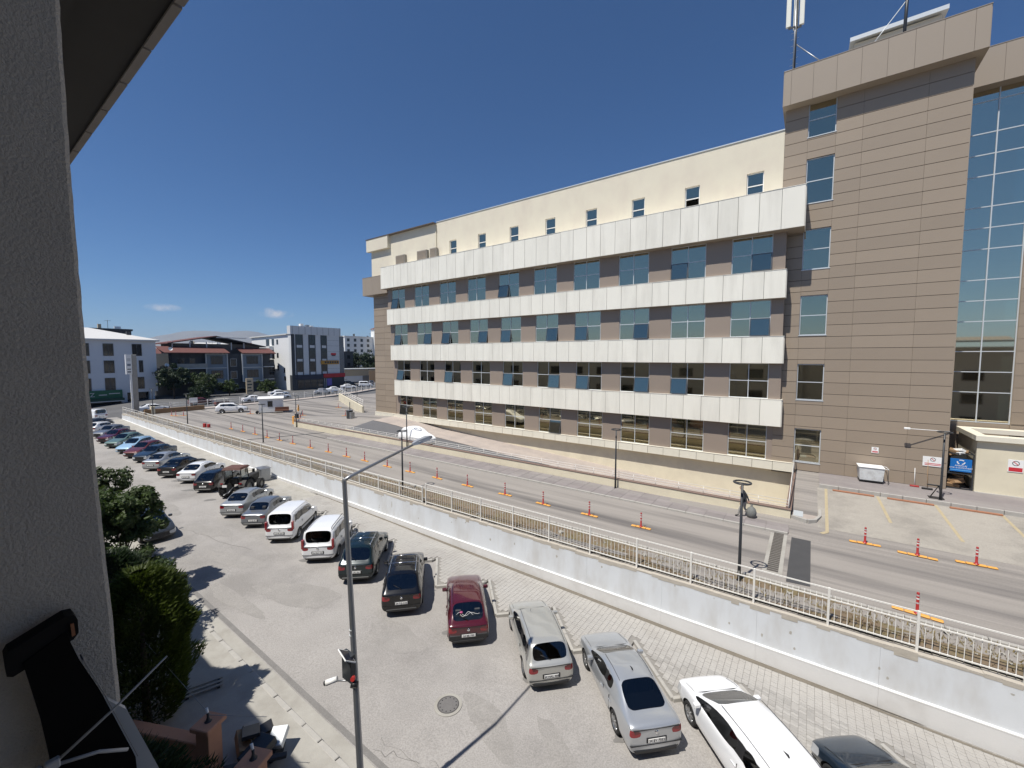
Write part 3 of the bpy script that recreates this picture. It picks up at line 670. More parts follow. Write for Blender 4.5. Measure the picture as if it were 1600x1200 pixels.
# antennas on the roof
ant = thing('antenna_mast', 'white panel antennas on a steel mast at the tower corner', 'antenna', (-1.9, 38, 28.9))
MB().tube([(0, 0, -.3), (0, 0, 7.2)], .07, 8).build('mast', m_steel, ant)
MB().tube([(.06, -.05, 0), (.08, -.07, 3), (.05, -.06, 6)], .045, 6).build('cable', m_black, ant)
for dx, dy in ((-.42, -.1), (.38, .1), (0, .4)): box('panel_antenna', mat('antenna_white', (.72, .72, .64), .5), dx - .15, dx + .15, dy - .08, dy + .08, 4.3, 7.1, ant, b=.03); 
for dx, dy in ((-.42, -.1), (.38, .1)): box('bracket', m_dsteel, min(dx, 0), max(dx, 0), dy - .03, dy + .03, 4.15, 4.27, ant)
MB().tube([(.05, 0, 3.05), (2.3, -.6, .1)], .035, 6).build('stay', m_steel, ant)
box('radio_unit', m_wht, -.55, -.1, -.2, .1, .5, 1.25, ant, b=.02); box('radio_unit', m_wht, .55, .95, -.25, .05, .35, 1.0, ant, b=.02)
for i in range(6): MB().tube([(-.25, 0, 1.6 + .45 * i), (.25, .02, 1.65 + .45 * i)], .012, 5).build('step', m_steel, ant)
ant2 = thing('antenna_mast', 'dark mast with a slanting stay beside the roof housing', 'antenna', (4.05, 38, 28.9))
MB().tube([(0, 0, -.3), (.1, 0, 5)], .09, 8).build('mast', m_dsteel, ant2); MB().tube([(0, 0, 3.2), (-2.4, .1, .1)], .03, 6).build('stay', m_frame, ant2)
for i in range(3): box('equipment_box', m_dsteel, -.45 + .3 * i, -.2 + .3 * i, -.2, .1, .1 + .2 * i, .7 + .2 * i, ant2, b=.02)
# ---------------------------------------------------------------- vehicles
def paint(name, col, metal=.0, rough=.25, coat=1.): return mat('paint_' + name, col, rough, metal, coat=coat, spec=.5, var=.03, vs=3)
# stations: x from the nose, width factor, top z, cabin 0/1, belt z ; intervals: side glass / top glass flags
def S(L, H, hood, cowl, rf, rr_, bl, trunk, tail, nose=.66, belt=.90, pill=(.5, .58), qg=False, bt=.12):
    """hood: z at cowl, cowl/rf/rr_/bl: x of cowl, roof front, roof rear, backlight base; trunk: z there; tail: z at tail"""
    st = [(0.0, .80, nose - .06, 0, 0), (.07, .90, nose + .02, 0, 0), (.38, .965, nose + (hood - nose) * .45, 0, 0), (cowl * .72, .995, hood - .035, 0, 0), (cowl, 1, hood, 0, belt - .02)]
    iv = ['b', 'b', 'b', 'b']
    b1 = rf + (rr_ - rf) * pill[0]; b2 = rf + (rr_ - rf) * pill[1]
    st += [(rf, 1, H - .045, 1, belt)]; iv += ['w']
    st += [(b1, 1, H, 1, belt + .01), (b2, 1, H, 1, belt + .012)]; iv += ['g', 'p']
    if qg:
        c1 = b2 + (rr_ - b2) * .62; st += [(c1, .995, H - .012, 1, belt + .02), (c1 + .09, .995, H - .015, 1, belt + .022)]; iv += ['g', 'p']
    st += [(rr_ - .1, .99, H - .035, 1, belt + .03), (rr_, .985, H - .05, 1, belt + .035)]; iv += ['g', 'c']
    st += [(bl, .97, trunk, 0, belt + .03)]; iv += ['r']
    if L - bl > .3: st += [(bl + (L - bl) * .6, .955, trunk - .01, 0, 0)]; iv += ['b']
    st += [(L - .05, .93, tail, 0, 0), (L, .875, tail - .05, 0, 0)]; iv += ['b', 't']
    return st, iv
SPEC = {
 'sedan': dict(L=4.45, W=1.73, H=1.45, zb=.2, r=.31, wb=(.86, 3.46), wt=.75, sec=S(4.45, 1.45, .96, 1.22, 1.98, 3.28, 3.95, 1.03, .98)),
 'oldsedan': dict(L=4.25, W=1.66, H=1.40, zb=.2, r=.29, wb=(.80, 3.28), wt=.78, sec=S(4.25, 1.40, .92, 1.25, 1.80, 3.15, 3.6, .96, .93, nose=.72)),
 'coupe_sedan': dict(L=4.6, W=1.76, H=1.44, zb=.2, r=.32, wb=(.92, 3.60), wt=.73, sec=S(4.6, 1.44, .97, 1.28, 2.1, 3.3, 4.12, 1.05, 1.0)),
 'hatch': dict(L=4.0, W=1.68, H=1.46, zb=.2, r=.30, wb=(.80, 3.25), wt=.77, sec=S(4.0, 1.46, .95, 1.12, 1.80, 3.35, 3.86, .98, .93)),
 'oldhatch': dict(L=4.05, W=1.67, H=1.42, zb=.2, r=.29, wb=(.82, 3.30), wt=.79, sec=S(4.05, 1.42, .93, 1.22, 1.85, 3.3, 3.88, .95, .90, nose=.7)),
 'wagon': dict(L=4.30, W=1.72, H=1.50, zb=.2, r=.31, wb=(.84, 3.44), wt=.78, sec=S(4.30, 1.50, .97, 1.15, 1.85, 3.90, 4.18, 1.0, .95, qg=True)),
 'suv': dict(L=4.42, W=1.82, H=1.66, zb=.26, r=.35, wb=(.86, 3.47), wt=.77, sec=S(4.42, 1.66, 1.08, 1.14, 1.88, 3.82, 4.26, 1.13, 1.05, nose=.8, belt=1.03, qg=True)),
 'mpv': dict(L=4.75, W=1.86, H=1.66, zb=.22, r=.34, wb=(.94, 3.80), wt=.77, sec=S(4.75, 1.66, 1.05, 1.05, 2.1, 4.1, 4.58, 1.1, 1.02, nose=.76, belt=1.0, qg=True)),
 'van': dict(L=4.15, W=1.74, H=1.82, zb=.22, r=.32, wb=(.80, 3.38), wt=.86, sec=S(4.15, 1.80, 1.1, .95, 1.62, 3.97, 4.06, 1.1, 1.02, nose=.78, belt=1.05, qg=True)),
 'panelvan': dict(L=4.55, W=1.80, H=1.85, zb=.24, r=.33, wb=(.88, 3.65), wt=.86, blind=True, sec=S(4.55, 1.85, 1.12, 1.0, 1.68, 4.38, 4.46, 1.12, 1.02, nose=.8, belt=1.08)),
}
def ring(st, W, zb, wtf):
    x, wf, zt, c, belt = st; w = W / 2 * wf; wt = W / 2 * wtf * (.5 + .5 * wf)
    b = belt if c else zt - .05
    if not c and belt: b = min(belt, zt - .03)
    mid = min(zb + .32, b - .26)
    P = [(0, zb - .02), (w * .84, zb), (w * .975, zb + .10), (w, mid), (w * .99, b - .2), (w * .955, b)]
    if c: P += [(w * .925, b + .035), (wt + .03, zt - .11), (wt - .06, zt - .02), (wt * .5, zt + .008), (0, zt + .014)]
    else: P += [(w * .90, zt - .028), (w * .83, zt - .012), (w * .76, zt - .002), (w * .4, zt + .012), (0, zt + .018)]
    return x, P
WHEEL = {}
def wheel_meshes(r, style):
    k = (r, style)
    if k in WHEEL: return WHEEL[k]
    w = .2 if r < .34 else .22; m = MB(); R = Matrix.Rotation(pi / 2, 4, 'X')      # axis along y
    pr = [(r * .66, -w / 2), (r * .9, -w / 2), (r * .985, -w * .38), (r, -w * .2), (r, w * .2), (r * .985, w * .38), (r * .9, w / 2), (r * .66, w / 2)]
    m.lathe(pr, 24, R, True, True); ty = m.mesh('tyre', m_rubber)
    q = MB(); q.lathe([(r * .66, w * .46), (r * .60, w * .40), (r * .56, w * .1), (.02, w * .1)], 20, R, True)
    ns = {0: 5, 1: 7, 2: 9}[style]
    for i in range(ns):
        a = 2 * pi * i / ns; sw = r * (.11 if style == 0 else .075)
        M = R @ Matrix.Rotation(a, 4, 'Z'); q.box(.03, r * .60, -sw, sw, w * .12, w * .40, M)
    q.lathe([(r * .16, w * .42), (r * .16, w * .1)], 10, R); q.lathe([(.001, w * .42), (r * .16, w * .42)], 10, R)
    WHEEL[k] = (ty, q.mesh('rim', m_rim if style else mat('steel_wheel', (.22, .22, .22), .5, metal=.5))); return WHEEL[k]
def evaluated(o):
    dg = bpy.context.evaluated_depsgraph_get(); dg.update(); return bpy.data.meshes.new_from_object(o.evaluated_get(dg))
BODY = {}
def body_parts(kind, lev):
    if (kind, lev) in BODY: return BODY[kind, lev]
    sp = SPEC[kind]; sts, iv = sp['sec']; L, W, zb = sp['L'], sp['W'], sp['zb']; wtf = sp['wt']
    m = bmesh.new(); rings = []
    for st in sts:
        x, P = ring(st, W, zb, wtf); X = L / 2 - x
        right = [m.verts.new((X, -p[0], p[1])) for p in P]; left = [right[0]] + [m.verts.new((X, p[0], p[1])) for p in P[1:-1]] + [right[-1]]
        rings.append((left, right))
    def face(vs, mi):
        try: f = m.faces.new(vs); f.material_index = mi; f.smooth = True; return f
        except ValueError: return None
    nI = len(iv)
    for i in range(nI):
        for sd in (0, 1):
            A, B = rings[i][sd], rings[i + 1][sd]
            for j in range(10):
                k = iv[i]; mi = 0
                if j == 6 and k in ('g', 'w') and not sp.get('blind'): mi = 1
                if j == 6 and k == 'w': mi = 1
                if j == 6 and k == 'g' and sp.get('blind') and i == 5: mi = 1
                if j == 6 and k == 'p' and not sp.get('blind'): mi = 4
                if k == 'w' and j >= 8: mi = 2
                if k == 'r' and j >= 8: mi = 3
                if k == 't' and j == 4: mi = 5
                if j == 0: mi = 4
                if i == 1 and j in (3, 4): mi = 6
                if i in (0,) and j == 4: mi = 6
                vs = [A[j], A[j + 1], B[j + 1], B[j]]
                if sd == 0: vs.reverse()
                vv = []
                for v in vs:
                    if v not in vv: vv.append(v)
                face(vv, mi)
    for end in (0, nI):       # end caps as a grid so lamps, grille and plate recess fall into place
        Lr, Rr = rings[end]; cols = (.62, .25, -.25, -.62); grid = []
        for j in range(1, 9):
            row = [Lr[j]]
            for c in cols: row.append(m.verts.new((Lr[j].co.x + (.035 if end == 0 else -.03) * (1 - abs(c)), Lr[j].co.y * c, Lr[j].co.z)))
            grid.append(row + [Rr[j]])
        for j in range(7):
            for c in range(5):
                mi = 0
                if j == 3 and c in (0, 4): mi = 6 if end == 0 else 5
                if end == 0 and j in (2, 3) and c in (1, 2, 3): mi = 4
                if end == 0 and j == 1 and c == 2: mi = 4
                if j == 0: mi = 4
                vs = [grid[j][c], grid[j][c + 1], grid[j + 1][c + 1], grid[j + 1][c]]
                if end: vs.reverse()
                face(vs, mi)
        t = grid[-1] + [Rr[9], Rr[10], Lr[9]]; face(t if end == 0 else t[::-1], 0)
        t = [Lr[0]] + grid[0][::-1]; face(t if end == 0 else t[::-1], 4)
    bmesh.ops.recalc_face_normals(m, faces=m.faces)
    cr = m.edges.layers.float.new('crease_edge')
    for e in m.edges:
        ms = {f.material_index for f in e.link_faces}
        if len(ms) > 1 and ms & {1, 2, 3, 5, 6}: e[cr] = .75
    for lr in rings:
        for sd in lr:
            for a, b in ((5, 6),):
                pass
    me = bpy.data.meshes.new('car_shell'); m.to_mesh(me); m.free()
    for i in range(9): me.materials.append(None)
    o = bpy.data.objects.new('car_shell', me); COL.objects.link(o)
    s = o.modifiers.new('s', 'SUBSURF'); s.levels = s.render_levels = lev
    c = MB()
    for xw in sp['wb']:
        for sd in (-1, 1): c.cyl((L / 2 - xw, sd * (W / 2 - .27), sp['r'] + .0), sp['r'] + .055, sd * .5, 24 if lev > 1 else 16, 'y')
    cm = c.mesh('cut'); co = bpy.data.objects.new('cut', cm); COL.objects.link(co)
    bm = bmesh.new(); bm.from_mesh(cm); bmesh.ops.recalc_face_normals(bm, faces=bm.faces); bm.to_mesh(cm); bm.free()
    for i in range(9): cm.materials.append(None)
    for p in cm.polygons: p.material_index = 8
    b = o.modifiers.new('b', 'BOOLEAN'); b.object = co; b.operation = 'DIFFERENCE'; b.solver = 'EXACT'
    res = evaluated(o); bpy.data.objects.remove(o); bpy.data.objects.remove(co)
    # split by surface
    out = {}; bm = bmesh.new(); bm.from_mesh(res)
    def sub(faces):
        fs = list(faces); idx = {}; v = []; f = []
        for fc in fs:
            q = []
            for vv in fc.verts:
                if vv.index not in idx: idx[vv.index] = len(v); v.append(tuple(vv.co))
                q.append(idx[vv.index])
            f.append(q)
        mm = bpy.data.meshes.new('panel'); mm.from_pydata(v, [], f); mm.polygons.foreach_set('use_smooth', [True] * len(f)); mm.update(); return mm
    bm.verts.index_update()
    groups = {}
    for f in bm.faces: groups.setdefault(f.material_index, []).append(f)
    def islands(fs):
        left = set(fs); res_ = []
        while left:
            seed = left.pop(); st = [seed]; isl = [seed]
            while st:
                f = st.pop()
                for e in f.edges:
                    for g in e.link_faces:
                        if g in left: left.remove(g); st.append(g); isl.append(g)
            res_.append(isl)
        return res_
    names = {0: 'body', 2: 'windscreen', 3: 'rear_window', 4: 'trim', 8: 'wheel_well'}
    for mi, fs in groups.items():
        if mi in names: out[names[mi]] = [sub(fs)]
        else: out[{1: 'side_window', 5: 'tail_light', 6: 'head_light'}.get(mi, 'trim_piece')] = [sub(i) for i in islands(fs)]
    bm.free(); bpy.data.meshes.remove(res); BODY[kind, lev] = out; return out
def car(kind, label, cat, loc, heading, pmat, name='parked_car', group='cars parked in the angled bays', lev=2, style=1, rails=0, bars=0, mirrors=True, plate=None, wide=1., long=1., high=1., bumper=None, vtail=False, glass=None, fin=False, badge=False, detail=True, strip=False):
    sp = SPEC[kind]; L, W, H, r = sp['L'], sp['W'], sp['H'], sp['r']; t = thing(name, label, cat, loc, heading, group); t.scale = (long, wide, high)
    gl = glass or (m_tint if detail else m_cglassb)
    mm = {'body': pmat, 'windscreen': (m_clear if detail else m_cglassv), 'rear_window': gl, 'side_window': gl, 'trim': m_black, 'wheel_well': m_rubber, 'tail_light': m_tail, 'head_light': m_head, 'trim_piece': m_black}
    body = None
    for nm, lst in body_parts(kind, lev).items():
        for me in lst:
            o = bpy.data.objects.new(nm, me); link(o, t)
            if not me.materials: me.materials.append(None)
            o.material_slots[0].link = 'OBJECT'; o.material_slots[0].material = mm[nm]
            if nm == 'body': body = o
    ty, rm = wheel_meshes(r, style)
    for xw in sp['wb']:
        for sd in (-1, 1):
            w = inst('wheel', ty, t, (L / 2 - xw, sd * (W / 2 - .125), r), 0 if sd < 0 else pi); inst('rim', rm, w)
    xc = L / 2 - sp['sec'][0][4][0]; bz = sp['sec'][0][5][4]
    if mirrors:
        for sd in (-1, 1):
            mb = MB().bbox(-.07, .07, min(0, sd * .2), max(0, sd * .2), -.06, .08, .03); o = mb.build('mirror', pmat if detail else m_black, t, (xc - .42, sd * (W / 2 - .04), bz + .08))
    if not detail:
        return t
    # cabin
    rf, rr2 = sp['sec'][0][5][0], [s for s in sp['sec'][0] if s[3]][-1][0]; m_cab = mat('cabin_trim', (.018, .018, .019), .85); m_seat = mat('seat_cloth', (.055, .055, .058), .9)
    box('cabin_floor', m_cab, L / 2 - sp['sec'][0][-2][0] + .12, xc + .1, -W / 2 * .9, W / 2 * .9, .42, bz - .36, t); box('dashboard', m_cab, xc - .45, xc + .02, -W / 2 * .84, W / 2 * .84, bz - .4, bz - .02, t, b=.05)
    for xr in (rf + .35, rf + 1.15):
        if L / 2 - xr - .1 < L / 2 - rr2: continue
        for sd in (-1, 1): box('seat', m_seat, L / 2 - xr - .55, L / 2 - xr - .40, sd * .37 - .23, sd * .37 + .23, bz - .4, min(bz + .18, H - .42), t, b=.04); box('headrest', m_seat, L / 2 - xr - .56, L / 2 - xr - .46, sd * .37 - .12, sd * .37 + .12, min(bz + .2, H - .4), min(bz + .38, H - .2), t, b=.03)
    box('parcel_shelf', m_cab, L / 2 - sp['sec'][0][-2][0] + .15, L / 2 - rr2 + .05, -W / 2 * .82, W / 2 * .82, bz - .1, bz - .05, t)
    # bonnet and roof seams, scuttle
    S_ = sp['sec'][0]; hood = S_[4][2]
    for sd in (-1, 1):
        MB().tube([(L / 2 - st[0], sd * W / 2 * st[1] * .80, st[2] - .002) for st in S_[2:5]], .005, 4).build('bonnet_seam', m_black, t)
        MB().tube([(L / 2 - st[0], sd * (W / 2 * sp['wt'] * (.5 + .5 * st[1]) - .085), st[2] - .016) for st in S_ if st[3]], .008, 4).build('roof_seam', m_black, t)
    box('scuttle', m_black, xc - .07, xc + .07, -W / 2 * .72, W / 2 * .72, hood - .03, hood + .012, t, b=.01)
    # door seams, handles, sills
    rf, rr2 = sp['sec'][0][5][0], [s for s in sp['sec'][0] if s[3]][-1][0]; mid = rf + (rr2 - rf) * .54
    for sd in (-1, 1):
        y = sd * (W / 2 - .012)
        for xs in (sp['sec'][0][4][0] + .2, mid, min(rr2 - .12, sp['wb'][1] - .42)): box('door_seam', m_black, L / 2 - xs - .006, L / 2 - xs + .006, min(y, y - sd * .03), max(y, y - sd * .03), sp['zb'] + .18, bz - .05, t)
        for xs in (mid - .12, min(rr2 - .05, sp['wb'][1] - .3)): box('door_handle', pmat, L / 2 - xs - .1, L / 2 - xs + .1, min(y, y + sd * .02), max(y, y + sd * .02), bz - .17, bz - .14, t, b=.008)
        if strip: box('side_strip', m_black, -L / 2 + .5, L / 2 - .9, min(y - sd * .02, y + sd * .012), max(y - sd * .02, y + sd * .012), .50, .62, t, b=.008)
    # rear: plate, bumper strip, wiper, lamps
    tail = sp['sec'][0][-1][2]
    pz = tail - .36
    box('plate_recess', m_black, -L / 2 - .036, -L / 2 + .05, -.31, .31, pz - .075, pz + .085, t, b=.01)
    box('number_plate', m_wht, -L / 2 - .046, -L / 2 + .06, -.26, .26, pz - .055, pz + .055, t, b=.004)
    for zz, ww in ((pz - .13, .45), (tail - .03, .40)): box('tailgate_seam', m_black, -L / 2 - .033, -L / 2 + .04, -W * ww, W * ww, zz - .006, zz + .006, t)
    box('valance', m_black, -L / 2 - .04, -L / 2 + .1, -W * .36, W * .36, sp['zb'] + .02, sp['zb'] + .13, t, b=.02)
    if plate:
        lettering(plate, .105, m_black, t, (-L / 2 - .049, 0, pz), -pi / 2, .004, 'plate_lettering')
    if bumper: box('bumper', bumper, -L / 2 - .035, -L / 2 + .2, -W / 2 * .9, W / 2 * .9, sp['zb'] + .1, sp['zb'] + .34, t, b=.04)
    if badge: MB().lathe([(.055, 0), (.055, .012), (.001, .014)], 14, Matrix.Translation((-L / 2 - .026, 0, tail - .13)) @ Matrix.Rotation(-pi / 2, 4, 'Y')).build('badge', m_chrome, t)
    if vtail:
        for sd in (-1, 1): box('tail_light', m_tail, -L / 2 - .005, -L / 2 + .14, min(sd * W / 2 * .80, sd * W / 2 * .955), max(sd * W / 2 * .80, sd * W / 2 * .955), .82, 1.32, t, b=.02)
    b0 = [s for s in sp['sec'][0] if s[3]][-1]; b1 = sp['sec'][0][sp['sec'][0].index(b0) + 1]
    p0 = Vector((L / 2 - b1[0] - .02, 0, b1[2] + .04)); p1 = p0 + (Vector((L / 2 - b0[0], 0, b0[2])) - p0) * .3 + Vector((-.01, .35, .02))
    if kind in ('hatch', 'oldhatch', 'wagon', 'suv', 'van', 'mpv'): MB().tube([p0, p1], .012, 5).build('wiper', m_black, t)
    if rails:
        wy = W / 2 * sp['wt'] - .12
        for sd in (-1, 1): MB().tube([(L / 2 - rf - .12, sd * wy, H + .0), (L / 2 - rf - .25, sd * wy, H + .055), (L / 2 - rr2 + .25, sd * wy, H + .045), (L / 2 - rr2 + .1, sd * wy, H - .02)], .02, 6).build('roof_rail', m_chrome if rails == 1 else m_black, t)
    for i in range(bars):
        x = L / 2 - rf - .35 - .75 * i; MB().tube([(x, -W / 2 * sp['wt'] + .0, H + .075), (x, W / 2 * sp['wt'] - .0, H + .075)], .019, 6).build('roof_bar', m_chrome, t)
    if fin: MB().add([(-.1, -.02, 0), (-.1, .02, 0), (.12, .0, 0), (-.08, 0, .07)], [(0, 2, 3), (2, 1, 3), (1, 0, 3), (0, 1, 2)]).build('antenna_fin', m_black, t, (L / 2 - rr2 + .35, 0, H + .01))
    else: MB().tube([(0, 0, 0), (-.12, 0, .18)], .006, 5).build('aerial', m_black, t, (L / 2 - rf - .25, .25, H))
    return t
P_silver = paint('silver', (.47, .49, .51), .55, .32); P_silver2 = paint('dull_silver', (.40, .42, .43), .5, .36); P_champ = paint('champagne_silver', (.50, .50, .47), .5, .34)
P_white = paint('white', (.80, .81, .82), 0, .25); P_maroon = paint('maroon', (.075, .006, .012), .1, .22); P_black = paint('black', (.004, .004, .005), 0, .2, .45)
P_teal = paint('dark_teal', (.006, .017, .021), .2, .24, .5); P_navy = paint('navy', (.016, .03, .05), .3, .28); P_grey = paint('mid_grey', (.20, .215, .235), .5, .34)
P_sky = paint('pale_blue', (.34, .52, .70), .15, .3); P_red = paint('dark_red', (.12, .02, .018), .1, .35); P_green = paint('faded_green', (.10, .17, .155), .1, .4); P_dgrey = paint('dark_grey', (.05, .055, .06), .4, .3)
R45 = radians(135)
def park(kind, label, x, pm, y=11.6, L=None, turn=0, nose_in=True, **kw):
    sp = SPEC[kind]; h = R45 + radians(turn); d = Vector((cos(h), sin(h), 0)); c = Vector((x, y, 0)) + d * (sp['L'] / 2 * kw.get('long', 1)); c.z = sz(c.x) + .005
    return car(kind, label, kw.pop('cat', 'car'), c, h if nose_in else h + pi, pm, **kw)
park('hatch', 'dark blue grey car cut off by the bottom edge, only its bonnet showing', 3.75, P_navy, y=11.6, turn=-3, fin=True, long=1.05, wide=1.05)
park('mpv', 'white people carrier with black side glass beside the silver saloon', .55, P_white, y=11.2, turn=-2, style=1, fin=True, rails=0)
park('coupe_sedan', 'silver saloon with long dark rear window and red corner lamps', -3.2, P_silver, y=11.55, turn=0, plate='34 EV 7055', fin=True, badge=True)
park('wagon', 'silver estate car with a lamp shadow on its roof beside the maroon hatchback', -6.85, P_champ, y=11.85, turn=1, plate='34 HAL 468', style=1)  # dark mark on its roof is the street lamp head's cast shadow
mar = park('oldhatch', 'old maroon hatchback with faded bonnet and a ribbon sticker on its rear glass', -10.55, P_maroon, y=11.75, turn=0, plate='24 BE 799', bumper=m_black, style=0, badge=True, wide=1.03, long=1.04, glass=m_clear)
def rg(y, v): return (SPEC['oldhatch']['L'] / 2 - 3.9 + .56 * v - .03, y, .985 + .40 * v + .03)
MB().tube([rg(.45 - .9 * k / 16, .34 + .14 * sin(k * .75) * (1 - k / 20)) for k in range(17)], .006, 5).build('ribbon_sticker', m_wht, mar)
MB().tube([rg(.30 - .5 * k / 12, .34 - .12 * sin(k * .6)) for k in range(13)], .006, 5).build('ribbon_sticker', m_wht, mar)
MB().lathe([(.001, -.03), (.06, -.015), (.07, 0), (.05, .02), (.001, .03)], 10, Matrix.Translation(rg(.26, .46))).build('flower_sticker', mat('pink_flower', (.35, .06, .16), .6), mar)
park('suv', 'black off roader with two silver roof bars next to the maroon hatchback', -14.15, P_black, y=11.4, turn=1, rails=1, bars=2, badge=True, plate='34 TG 418')
park('suv', 'dark teal off roader with roof bars half hidden by the lamp post', -18.0, P_teal, y=11.7, turn=-3, rails=1, bars=2, badge=True, plate='34 UC 561')
park('van', 'white family van with black roof rails and a big dark rear window', -21.45, P_white, y=11.7, turn=-3, rails=2, vtail=True, badge=True, plate='34 DLY 32', wide=1.04, style=1)
park('van', 'white family van with black side strips beside the grey saloon', -25.55, P_white, y=11.6, turn=-4, vtail=True, strip=True, plate='24 FB 207', badge=True, style=1)
park('oldsedan', 'blue grey old saloon with black rear window beside the white van', -29.1, P_grey, y=11.6, turn=-4, style=0, plate='34 ZS 90')
park('sedan', 'silver green saloon parked just in front of the rusty tractor', -32.0, P_silver2, y=11.45, turn=-5, plate='24 AE 37')
park('hatch', 'black round backed car with a bright sun glint beside the tractor', -39.5, P_black, y=12.2, turn=-4, badge=True, plate='34 P 62', long=1.08)
park('sedan', 'white saloon between the black cars in the long row', -43.4, P_white, y=12.2, turn=-5, plate='24 DC 5')
park('sedan', 'glossy black saloon beside the white saloon in the row', -46.6, P_black, y=11.7, turn=-5, plate='34 NR 11')
park('sedan', 'pale silver saloon beyond the glossy black saloon', -50.4, P_silver, y=11.5, turn=-5, plate='24 LT 8')
park('oldsedan', 'dark navy old saloon standing nose out beyond the silver saloon', -54.9, P_navy, y=11.7, turn=-5, nose_in=False, style=0)
park('oldhatch', 'dark red car with red roof beyond the navy saloon', -57.9, P_red, y=11.6, turn=-4, nose_in=False, style=0)
park('hatch', 'pale sky blue hatchback facing the street in the far row', -61.1, P_sky, y=11.6, turn=-4, nose_in=False)
park('oldhatch', 'faded green boxy old car in the far row', -65.5, P_green, y=11.5, turn=-4, nose_in=False, style=0)
park('oldsedan', 'maroon low saloon partly hidden behind the green old car', -69.6, P_maroon, y=11.5, turn=-4, nose_in=False, style=0)
park('oldsedan', 'dull grey old saloon next to the maroon one in the far row', -74.0, P_grey, y=11.8, turn=-4, nose_in=False, style=0)
park('hatch', 'white hatchback near the far end of the parked row', -78.6, P_white, y=11.8, turn=-4)
park('sedan', 'dark grey saloon last of the parked row', -83.0, P_dgrey, y=11.8, turn=-4)
car('panelvan', 'white panel van standing crosswise at the far end of the white wall', 'van', (-94.0, 14.6, sz(-94) + .01), radians(198), P_white, group='vehicles in the far street', lev=1)
car('hatch', 'dark red car behind the white panel van', 'car', (-100.5, 14.2, -1.02), radians(265), P_red, group='vehicles in the far street', lev=1, detail=False)
car('sedan', 'dark grey car with only its bonnet showing beside the leafy tree', 'car', (-33.6, 7.45, sz(-33.6)), radians(0), P_dgrey, group='cars at the near kerb')
car('suv', 'white off roader driving past the guard booth', 'car', (-77.0, 28.3, .01), radians(62), P_white, name='moving_car', group='vehicles in the hospital yard', long=.98)
# ---- tractor
tr = thing('tractor', 'rusty roofed old tractor with a dark cab parked between the cars', 'tractor', (-37.0, 14.1, sz(-37) + .005), R45 - radians(6))
def twheel(x, y, r, w):
    m = MB(); R = Matrix.Rotation(pi / 2, 4, 'X'); m.lathe([(r * .55, -w / 2), (r * .93, -w / 2), (r * .96, 0), (r * .93, w / 2), (r * .55, w / 2)], 24, R, True, True)
    for i in range(20):
        for s in (-1, 1):
            M = Matrix.Rotation(2 * pi * (i + .5 * (s > 0)) / 20, 4, 'Y') @ Matrix.Translation((0, s * w * .24, r * .95)) @ Matrix.Rotation(s * .6, 4, 'Z'); m.box(-.03, .03, -w * .27, w * .27, -.02, .045, M)
    o = m.build('wheel', m_rubber, tr, (x, y, r)); q = MB(); q.lathe([(r * .56, w * .4), (r * .5, w * .2), (.02, w * .2)], 18, R); q.lathe([(.02, -w * .2), (r * .5, -w * .2), (r * .56, -w * .4)], 18, R); q.build('rim', mat('dull_rim', (.3, .29, .26), .7, metal=.3), o)
for s in (-1, 1): twheel(-.75, s * .78, .72, .42); twheel(1.35, s * .70, .42, .26)
m = MB(); m.bbox(-.2, 2.0, -.3, .3, .75, 1.28, .06); m.build('bonnet', m_tractor, tr); box('engine', m_tractor, -.9, 1.9, -.26, .26, .45, .75, tr, b=.03)
box('grille', m_black, 1.995, 2.03, -.24, .24, .8, 1.2, tr)
for s in (-1, 1):
    m = MB(); R = Matrix.Translation((-.75, s * .78, .72)) @ Matrix.Rotation(pi / 2, 4, 'X'); pr = []
    m2 = [( .80, -.24), (.80, .24)]
    for k in range(9):
        a = radians(20 + 140 * k / 8); m.v += [(-.75 + .82 * cos(a), s * .55, .72 + .82 * sin(a)), (-.75 + .82 * cos(a), s * 1.02, .72 + .82 * sin(a))]
    m.f = [(2 * k, 2 * k + 1, 2 * k + 3, 2 * k + 2) for k in range(8)]; m.sm = [True] * 8; m.build('mudguard', m_tractor, tr)
    for (x0, z0, x1, z1) in ((-1.25, 1.3, -1.15, 2.28), (-.15, 1.2, -.3, 2.28)): MB().tube([(x0, s * .62, z0), (x1, s * .58, z1)], .04, 6).build('cab_post', m_tractor, tr)
    MB().add([(-1.2, s * .61, 1.35), (-.2, s * .61, 1.25), (-.33, s * .59, 2.2), (-1.15, s * .59, 2.2)], [(0, 1, 2, 3)]).build('side_window', glass_mat('dusty_glass%d' % s, (.3, .29, .26), .12, .2), tr)
    box('mirror', m_black, .0, .05, min(s * .8, s * 1.0), max(s * .8, s * 1.0), 1.75, 2.05, tr, b=.01); MB().tube([(-.2, s * .6, 1.9), (.02, s * .85, 1.9)], .012, 5).build('mirror_arm', m_black, tr)
    box('work_lamp', m_wht, -1.24, -1.18, min(s * .45, s * .55), max(s * .45, s * .55), 2.12, 2.2, tr, b=.01); box('tail_light', m_tail, -1.5, -1.45, min(s * .6, s * .8), max(s * .6, s * .8), 1.2, 1.3, tr)
m = MB(); m.add([(-1.4, -.72, 2.28), (-.1, -.72, 2.28), (-.1, .72, 2.28), (-1.4, .72, 2.28), (-1.32, -.62, 2.44), (-.2, -.62, 2.42), (-.2, .62, 2.42), (-1.32, .62, 2.44)], [(3, 2, 1, 0), (4, 5, 6, 7), (0, 1, 5, 4), (1, 2, 6, 5), (2, 3, 7, 6), (3, 0, 4, 7)]); m.build('cab_roof', m_rust, tr)
